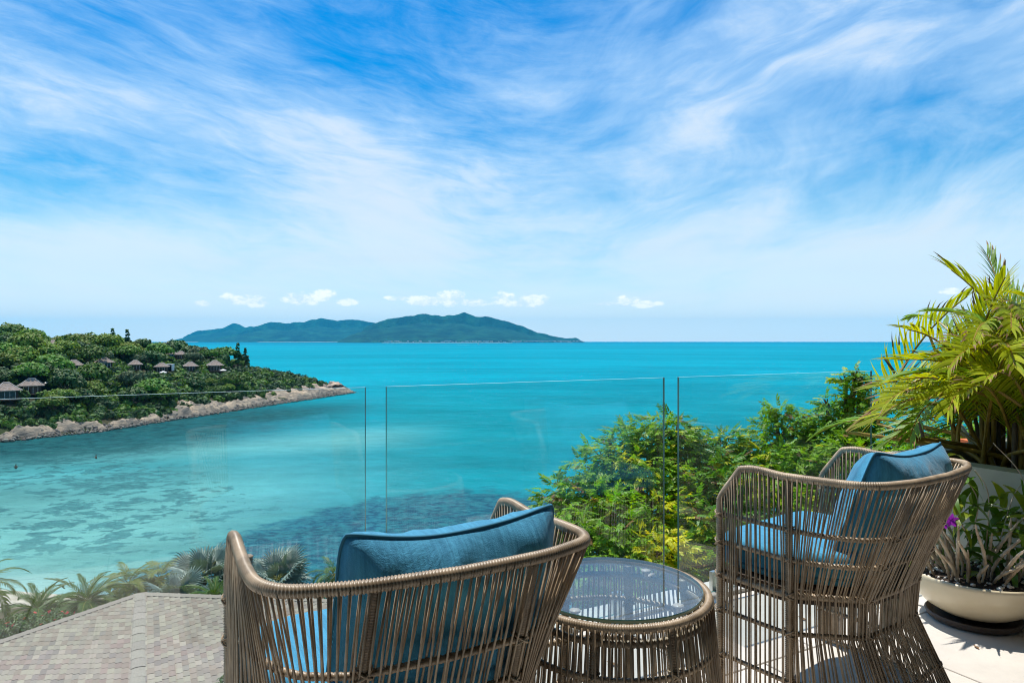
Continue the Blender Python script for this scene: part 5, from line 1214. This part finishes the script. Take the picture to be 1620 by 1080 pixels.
def seat_cushion(W,D,T,R_=0.07):
    """boxed seat cushion with rounded edge, slightly crowned"""
    prof=[]; n=8
    nx,ny=30,28; V=[];F=[]
    def shape(a,b):
        p=6; k=(abs(a)**p+abs(b)**p)**(1/p); m=max(abs(a),abs(b)); s=m/k if k>0 else 1
        return a*s*W/2*(1.0 if b*s>-0.1 else 1-0.40*((-b*s-0.1)/0.9)**1.3),b*s*D/2,m
    for side in (1,-1):
        for j in range(ny+1):
            for i in range(nx+1):
                a=-1+2*i/nx;b=-1+2*j/ny; a=math.copysign(1-(1-abs(a))**1.6,a); b=math.copysign(1-(1-abs(b))**1.6,b); x,y,m=shape(a,b)
                e=max(0,1-m); d=e*W/2; h=T/2*min(1,math.sqrt(max(0,1-(1-min(1,d/0.035))**2))*0.55+0.45) if side>0 else T/2*min(1,math.sqrt(max(0,1-(1-min(1,d/0.02))**2))*0.3+0.7)
                z=side*(h+(0.012*(1-m*m) if side>0 else 0))+0.003*noise.fractal(Vector((x*7,y*7,side)),1,2,3)
                V.append((x,y,z))
    n1=(nx+1)*(ny+1)
    for s in (0,1):
        for j in range(ny):
            for i in range(nx):
                q=[s*n1+j*(nx+1)+i,s*n1+j*(nx+1)+i+1,s*n1+(j+1)*(nx+1)+i+1,s*n1+(j+1)*(nx+1)+i]; F.append(tuple(q) if s==0 else tuple(q[::-1]))
    edge=[(i,0) for i in range(nx)]+[(nx,j) for j in range(ny)]+[(nx-i,ny) for i in range(nx)]+[(0,ny-j) for j in range(ny)]
    m_=len(edge); E=[V[j*(nx+1)+i] for i,j in edge]
    for k in range(m_):
        a=edge[k];b=edge[(k+1)%m_]; A=a[1]*(nx+1)+a[0]; B=b[1]*(nx+1)+b[0]; F.append((A,B,n1+B,n1+A)[::-1])
    return mesh('seat_cushion',V,F,[M['fabric']],True), E

# chair: columns (s, {z: (x,y)}) for the right half; mirrored for the left
ZR=0.848                                     # rim height
LEV=[0.012,0.137,0.302,0.433,0.554,0.657]
def half_cols():
    """each column: position on the rim and on the floor/waist rings"""
    # name: rim(x,y,z), waist(x,y), ring4(x,y), floor(x,y)
    return [ (0.00,(0.360,0.262,0.717),(0.360,0.262),(0.360,0.262),(0.360,0.262)),
             (0.11,(0.361,0.175,0.832),(0.360,0.175),(0.360,0.175),(0.360,0.175)),
             (0.30,(0.363,-0.010,0.838),(0.360,-0.010),(0.360,-0.010),(0.360,-0.010)),
             (0.42,(0.366,-0.140,0.843),(0.325,-0.055),(0.322,-0.055),(0.340,-0.090)),
             (0.52,(0.358,-0.240,0.847),(0.280,-0.105),(0.275,-0.103),(0.300,-0.170)),
             (0.60,(0.325,-0.300,0.850),(0.240,-0.150),(0.232,-0.146),(0.262,-0.240)),
             (0.70,(0.255,-0.335,0.852),(0.215,-0.178),(0.207,-0.172),(0.238,-0.290)),
             (0.79,(0.180,-0.356,0.853),(0.190,-0.200),(0.181,-0.192),(0.215,-0.322)),
             (1.00,(0.000,-0.372,0.854),(0.000,-0.212),(0.000,-0.203),(0.000,-0.335)) ]
COLS=half_cols(); SS=np.array([c[0] for c in COLS])
def rim_at(s): return np.array([np.interp(s,SS,[c[1][k] for c in COLS]) for k in range(3)])
RIMC=None
def smooth_interp(s,vals):
    # Catmull-Rom through the columns, so the corner of the rim is round
    i=min(max(np.searchsorted(SS,s)-1,0),len(SS)-2); t=(s-SS[i])/(SS[i+1]-SS[i])
    if i==0: return vals[0]+(vals[1]-vals[0])*t
    p0,p1,p2=vals[i-1],vals[i],vals[i+1]; p3=vals[i+2] if i+2<len(vals) else vals[i+1]+(vals[i+1]-vals[i])*1.0
    m1=(p2-p0)/(SS[i+1]-SS[i-1]); m2=((p3-p1)/(SS[min(i+2,len(SS)-1)]-SS[i])) if i+2<len(vals) else (p2-p1)/(SS[i+1]-SS[i]); h=SS[i+1]-SS[i]
    return (2*t**3-3*t**2+1)*p1+(t**3-2*t**2+t)*h*m1+(-2*t**3+3*t**2)*p2+(t**3-t**2)*h*m2
def column(s):
    """polyline from rim to floor at half-parameter s (0 front post .. 1 middle of the back)"""
    rim=np.array([smooth_interp(s,[c[1][k] for c in COLS]) for k in range(3)])
    wa=np.array([np.interp(s,SS,[c[2][k] for c in COLS]) for k in range(2)]+[0.433]); r4=np.array([np.interp(s,SS,[c[3][k] for c in COLS]) for k in range(2)]+[0.302]); fl=np.array([np.interp(s,SS,[c[4][k] for c in COLS]) for k in range(2)]+[0.012])
    return rim,wa,r4,fl
def col_at(s,z):
    rim,wa,r4,fl=column(s)
    zz=[fl[2],r4[2],wa[2],rim[2]]; 
    return np.array([np.interp(z,zz,[fl[k],r4[k],wa[k],rim[k]]) for k in range(2)]+[z])
def mir(P): P=np.array(P); P=P.copy(); P[...,0]*=-1; return P
def make_chair(label):
    root=empty('wicker_armchair'); tag(root,label,'armchair','wicker armchairs on the terrace')
    cm=[M['cord']]
    def path(fn): 
        h=[fn(s) for s in np.linspace(0,1,34)]; return np.array(h+[mir(p) for p in h[::-1][1:]])
    # rim: front lower corner, up the diagonal, along the arms and round the back
    h=[np.array([0.360,0.262,0.66]),np.array([0.360,0.262,0.700]),np.array([0.360,0.256,0.722])]+[column(s)[0] for s in (0.03,0.06,0.09)]+[np.array([0.361,0.172,0.834])]+[column(s)[0] for s in np.linspace(0.13,1,34)]
    P=np.array(h+[mir(p) for p in h[::-1][1:]]); P=catmull(P,3)
    V,F=wrapped(P,0.0128); MB().add(V,F).obj('rim',cm,root,True)
    for s,r in ((0.0,0.0125),(0.30,0.0125),(0.79,0.0125)):
        for sg in (1,-1):
            rim,wa,r4,fl=column(s); Q=np.array([rim,wa,r4,fl]); Q=Q*np.array([sg,1,1]); inn=np.array([-0.012*sg,0.006 if s>0.5 else 0,0]) if s>0 else 0
            Q=catmull(Q+inn,5); V,F=wrapped(Q,r,sides=8); MB().add(V,F).obj('post',cm,root,True)
            # cord bindings where rings cross the post
            for z in LEV[1:]+[0]:
                if z==0: continue
                c=col_at(s,z)*np.array([sg,1,1])+inn
                for q in (-1,1):
                    a=np.linspace(0,2*math.pi,12); nx=np.array([0,1,0]) if s<0.5 else np.array([1,0,0]); ny=np.cross([0,0,1],nx)
                    ring=[c+0.0175*(np.cos(t)*nx+np.sin(t)*ny)+np.array([0,0,q*0.012*np.cos(t)]) for t in a[:-1]]; V,F=tube(ring,0.0028,5,closed=True); MB().add(V,F).obj('binding',cm,root,True)
    for z in LEV:
        r=0.0085 if z not in (0.433,) else 0.012
        P=path(lambda s: col_at(s,z)+np.array([-0.004,0.003,0])); V,F=wrapped(P,r,pitch=0.009,sides=6); MB().add(V,F).obj('ring',cm,root,True)
    # strands, evenly spaced along the rim
    ss=np.linspace(0,1,400); rp=np.array([column(s)[0] for s in ss]); ll=np.concatenate([[0],np.cumsum(np.linalg.norm(np.diff(rp,axis=0),axis=1))]); n=int(ll[-1]/0.0090)
    rng=random.Random(3)
    for k in range(n):
        for sg in (1,-1):
            s=float(np.interp((k+0.5)/n*ll[-1],ll,ss)); rim,wa,r4,fl=column(s)
            o=0.0065*(1 if k%2 else -1); ds=rng.uniform(-.010,.010)+ (0.012 if k%2 else -0.010)*(1 if s>0.3 else 0.5)
            _,wa2,r42,fl2=column(min(1,max(0,s+ds)))
            cen=np.array([0,0.0,0]); 
            out=np.array([wa[0],wa[1]-0.02,0]); out/=np.linalg.norm(out); off=out*o
            pts=[rim+off*1.6+np.array([0,0,-0.002])]
            mid=(rim*0.5+wa2*0.5)+off+np.array([rng.uniform(-.0015,.0015),rng.uniform(-.0015,.0015),0])
            pts+=[mid,wa2+off,r42+off,(r42+fl2)/2+off+np.array([0,0,0]),fl2+off*1.2]
            P=np.array(pts)*np.array([sg,1,1]); P=P+np.array([rng.uniform(-.0014,.0014),rng.uniform(-.0014,.0014),0]); V,F=tube(P,0.0027*rng.uniform(0.88,1.12),5); link('strand',mesh('strand',V,F,cm,True),root)
    # seat base and its woven rail
    sb=MB(); Pf=[]
    for s in np.linspace(0.0,1,14): p=col_at(s,0.433); Pf.append((p[0]*0.965,p[1]*0.97))
    poly=Pf+[(-a,b) for a,b in Pf[::-1][1:]]; nn=len(poly); V=[(a,b,0.452) for a,b in poly]+[(a,b,0.405) for a,b in poly]
    sb.add(V,[tuple(range(nn))[::-1],tuple(range(nn,2*nn))]+[(i,(i+1)%nn,(i+1)%nn+nn,i+nn) for i in range(nn)]); sb.obj('seat_base',[M['underseat']],root)
    V,F=wrapped([(-0.35,0.268,0.43),(0.35,0.268,0.43)],0.016); MB().add(V,F).obj('front_rail',cm,root,True)
    me,E=seat_cushion(0.655,0.50,0.105); o=link('seat_cushion',me,root,loc=(0,0.085,0.512))
    for dz in (0.036,-0.036):
        V,F=tube([(e[0]*1.004,e[1]*1.004,0.0+dz*0.72) for e in E],0.0042,5,closed=True); p=MB().add(V,F).obj('piping',[M['piping']],o,True)
    me,E=pillow(0.515,0.45,0.235,2.0); o=link('back_cushion',me,root,loc=(0.06,-0.150,0.697),rot=(R(20),0,0)); V,F=tube(np.array(E),0.0042,5,closed=True); MB().add(V,F).obj('piping',[M['piping']],o,True)
    return root
CH=make_chair('near wicker armchair seen from behind, blue back cushion above its rim, left of the table')
def pose(o,ax,ay,th):
    """put the middle of the two arm fronts (local (0,.175)) at ax,ay, lateral axis turned by th"""
    c,s=math.cos(th),math.sin(th); o.rotation_euler=(0,0,th); o.location=(ax+0.175*s,ay-0.175*c,0)
pose(CH,-0.349,1.80,math.atan2(0.471,0.882))
C2=copy_tree(CH); C2['label']='far wicker armchair seen from its side, in front of the cream bowl on the right'
pose(C2,1.115,2.69,math.atan2(0.60,0.80))
for ch in C2.children:
    if ch.name.startswith('back_cushion'): ch.location=(0.11,-0.155,0.705); ch.scale=(1.1,1,1); ch.rotation_euler=(R(20),R(2),R(1))

def make_table():
    cx,cy=0.298,2.008; zt=0.570; rr=0.262
    root=empty('glass_side_table',(cx,cy,0),0.35); tag(root,'round wicker side table with a glass top between the two armchairs','side table'); cm=[M['cord']]
    def rad(z): return np.interp(z,[0,0.15,0.30,0.44,zt],[0.338,0.321,0.303,0.287,0.270])
    def ring(z,r,pitch=0.0066,dr=0): 
        a=np.linspace(0,2*math.pi,97)[:-1]; R1=rad(z)+dr; return wrapped([(R1*math.cos(t),R1*math.sin(t),z) for t in a],r,pitch,8,closed=True)
    V,F=ring(zt-0.004,0.0120); MB().add(V,F).obj('rim',cm,root,True)
    V,F=ring(zt-0.045,0.010,dr=-0.012); MB().add(V,F).obj('ring',cm,root,True)
    for z in (0.44,0.30,0.15,0.012): V,F=ring(z,0.0085,0.009,-0.003); MB().add(V,F).obj('ring',cm,root,True)
    for k in range(8):
        a=k*math.pi/4+0.1; P=[((rad(z)-0.014)*math.cos(a),(rad(z)-0.014)*math.sin(a),z) for z in (zt-0.01,0.44,0.30,0.15,0.01)]; V,F=wrapped(P,0.0115,sides=8); MB().add(V,F).obj('post',cm,root,True)
        for z in (0.44,0.30,0.15):
            for q in (-1,1):
                c=np.array([(rad(z)-0.010)*math.cos(a),(rad(z)-0.010)*math.sin(a),z]); nx=np.array([math.cos(a),math.sin(a),0]); ny=np.array([-math.sin(a),math.cos(a),0])
                rg=[c+0.017*(math.cos(t)*nx+math.sin(t)*ny)+np.array([0,0,q*0.012*math.sin(t)]) for t in np.linspace(0,2*math.pi,12)[:-1]]; V,F=tube(rg,0.0027,5,closed=True); MB().add(V,F).obj('binding',cm,root,True)
    n=200; rng=random.Random(8)
    for k in range(n):
        a=2*math.pi*k/n; o=0.006*(1 if k%2 else -1); b=a+rng.uniform(-.006,.006)+(0.012 if k%2 else -0.012)
        P=[((rad(zt)+0.012*(1 if o>0 else -0.6))*math.cos(a),(rad(zt)+0.012*(1 if o>0 else -0.6))*math.sin(a),zt-0.006),((rad(0.44)+o)*math.cos((a+b)/2),(rad(0.44)+o)*math.sin((a+b)/2),0.44),((rad(0.30)+o)*math.cos(b),(rad(0.30)+o)*math.sin(b),0.30),((rad(0.15)+o)*math.cos(b),(rad(0.15)+o)*math.sin(b),0.15),((rad(0)+o)*math.cos(b),(rad(0)+o)*math.sin(b),0.012)]
        V,F=tube(P,0.0030,5); link('strand',mesh('strand',V,F,cm,True),root)
    tg=glass_mat('table_glass',(0.93,0.975,0.98),dirt_sheen=0.10); R1=0.256; prof=[(0.0005,zt+0.004),(R1-0.001,zt+0.004),(R1,zt+0.006),(R1,zt+0.012),(R1-0.001,zt+0.014),(0.0005,zt+0.014)]  # whitish diffuse film painted in for sky reflection on the table top
    V,F=lathe(prof,96); mi=[2 if i in (1,2,3) else 0 for i in range(5) for _ in range(96)]
    link('glass_top',mesh('glass_top',V,F,[tg,tg,M['glass_edge']],False,mi),root)
    for k in range(4):
        a=k*math.pi/2+0.55; c=(0.205*math.cos(a),0.205*math.sin(a)); m=MB(); m.lathe([(0.0005,zt+0.003),(0.015,zt+0.003),(0.015,zt-0.002),(0.007,zt-0.004),(0.006,zt-0.02),(0.0005,zt-0.02)],(c[0],c[1],0),18); m.box((0.228*math.cos(a),0.228*math.sin(a),zt-0.022),(0.06,0.012,0.004),rz=a); m.obj('glass_pad',[material('clear_pad',(0.62,0.50,0.42),0.3)],root,True)
make_table()

# ------------------------------------------------------------------ air
def haze():
    m_=bpy.data.materials.new('haze'); m_.use_nodes=True; g=NT(m_.node_tree)
    for nd in list(m_.node_tree.nodes):
        if nd.type!='OUTPUT_MATERIAL': m_.node_tree.nodes.remove(nd)
    out=[n for n in m_.node_tree.nodes if n.type=='OUTPUT_MATERIAL'][0]
    v=g.n('ShaderNodeVolumePrincipled',ins={'Color':(0.03,0.60,1.0,1),'Density':4.1e-5,'Anisotropy':0.0}); g.L.new(v.outputs[0],out.inputs['Volume'])
    o=MB().box((0,0,(SEA-30+620)/2),(39000,39000,620-(SEA-30))).obj('haze',[m_]); tag(o,'thin blue sea air','haze',kind='stuff')
haze()
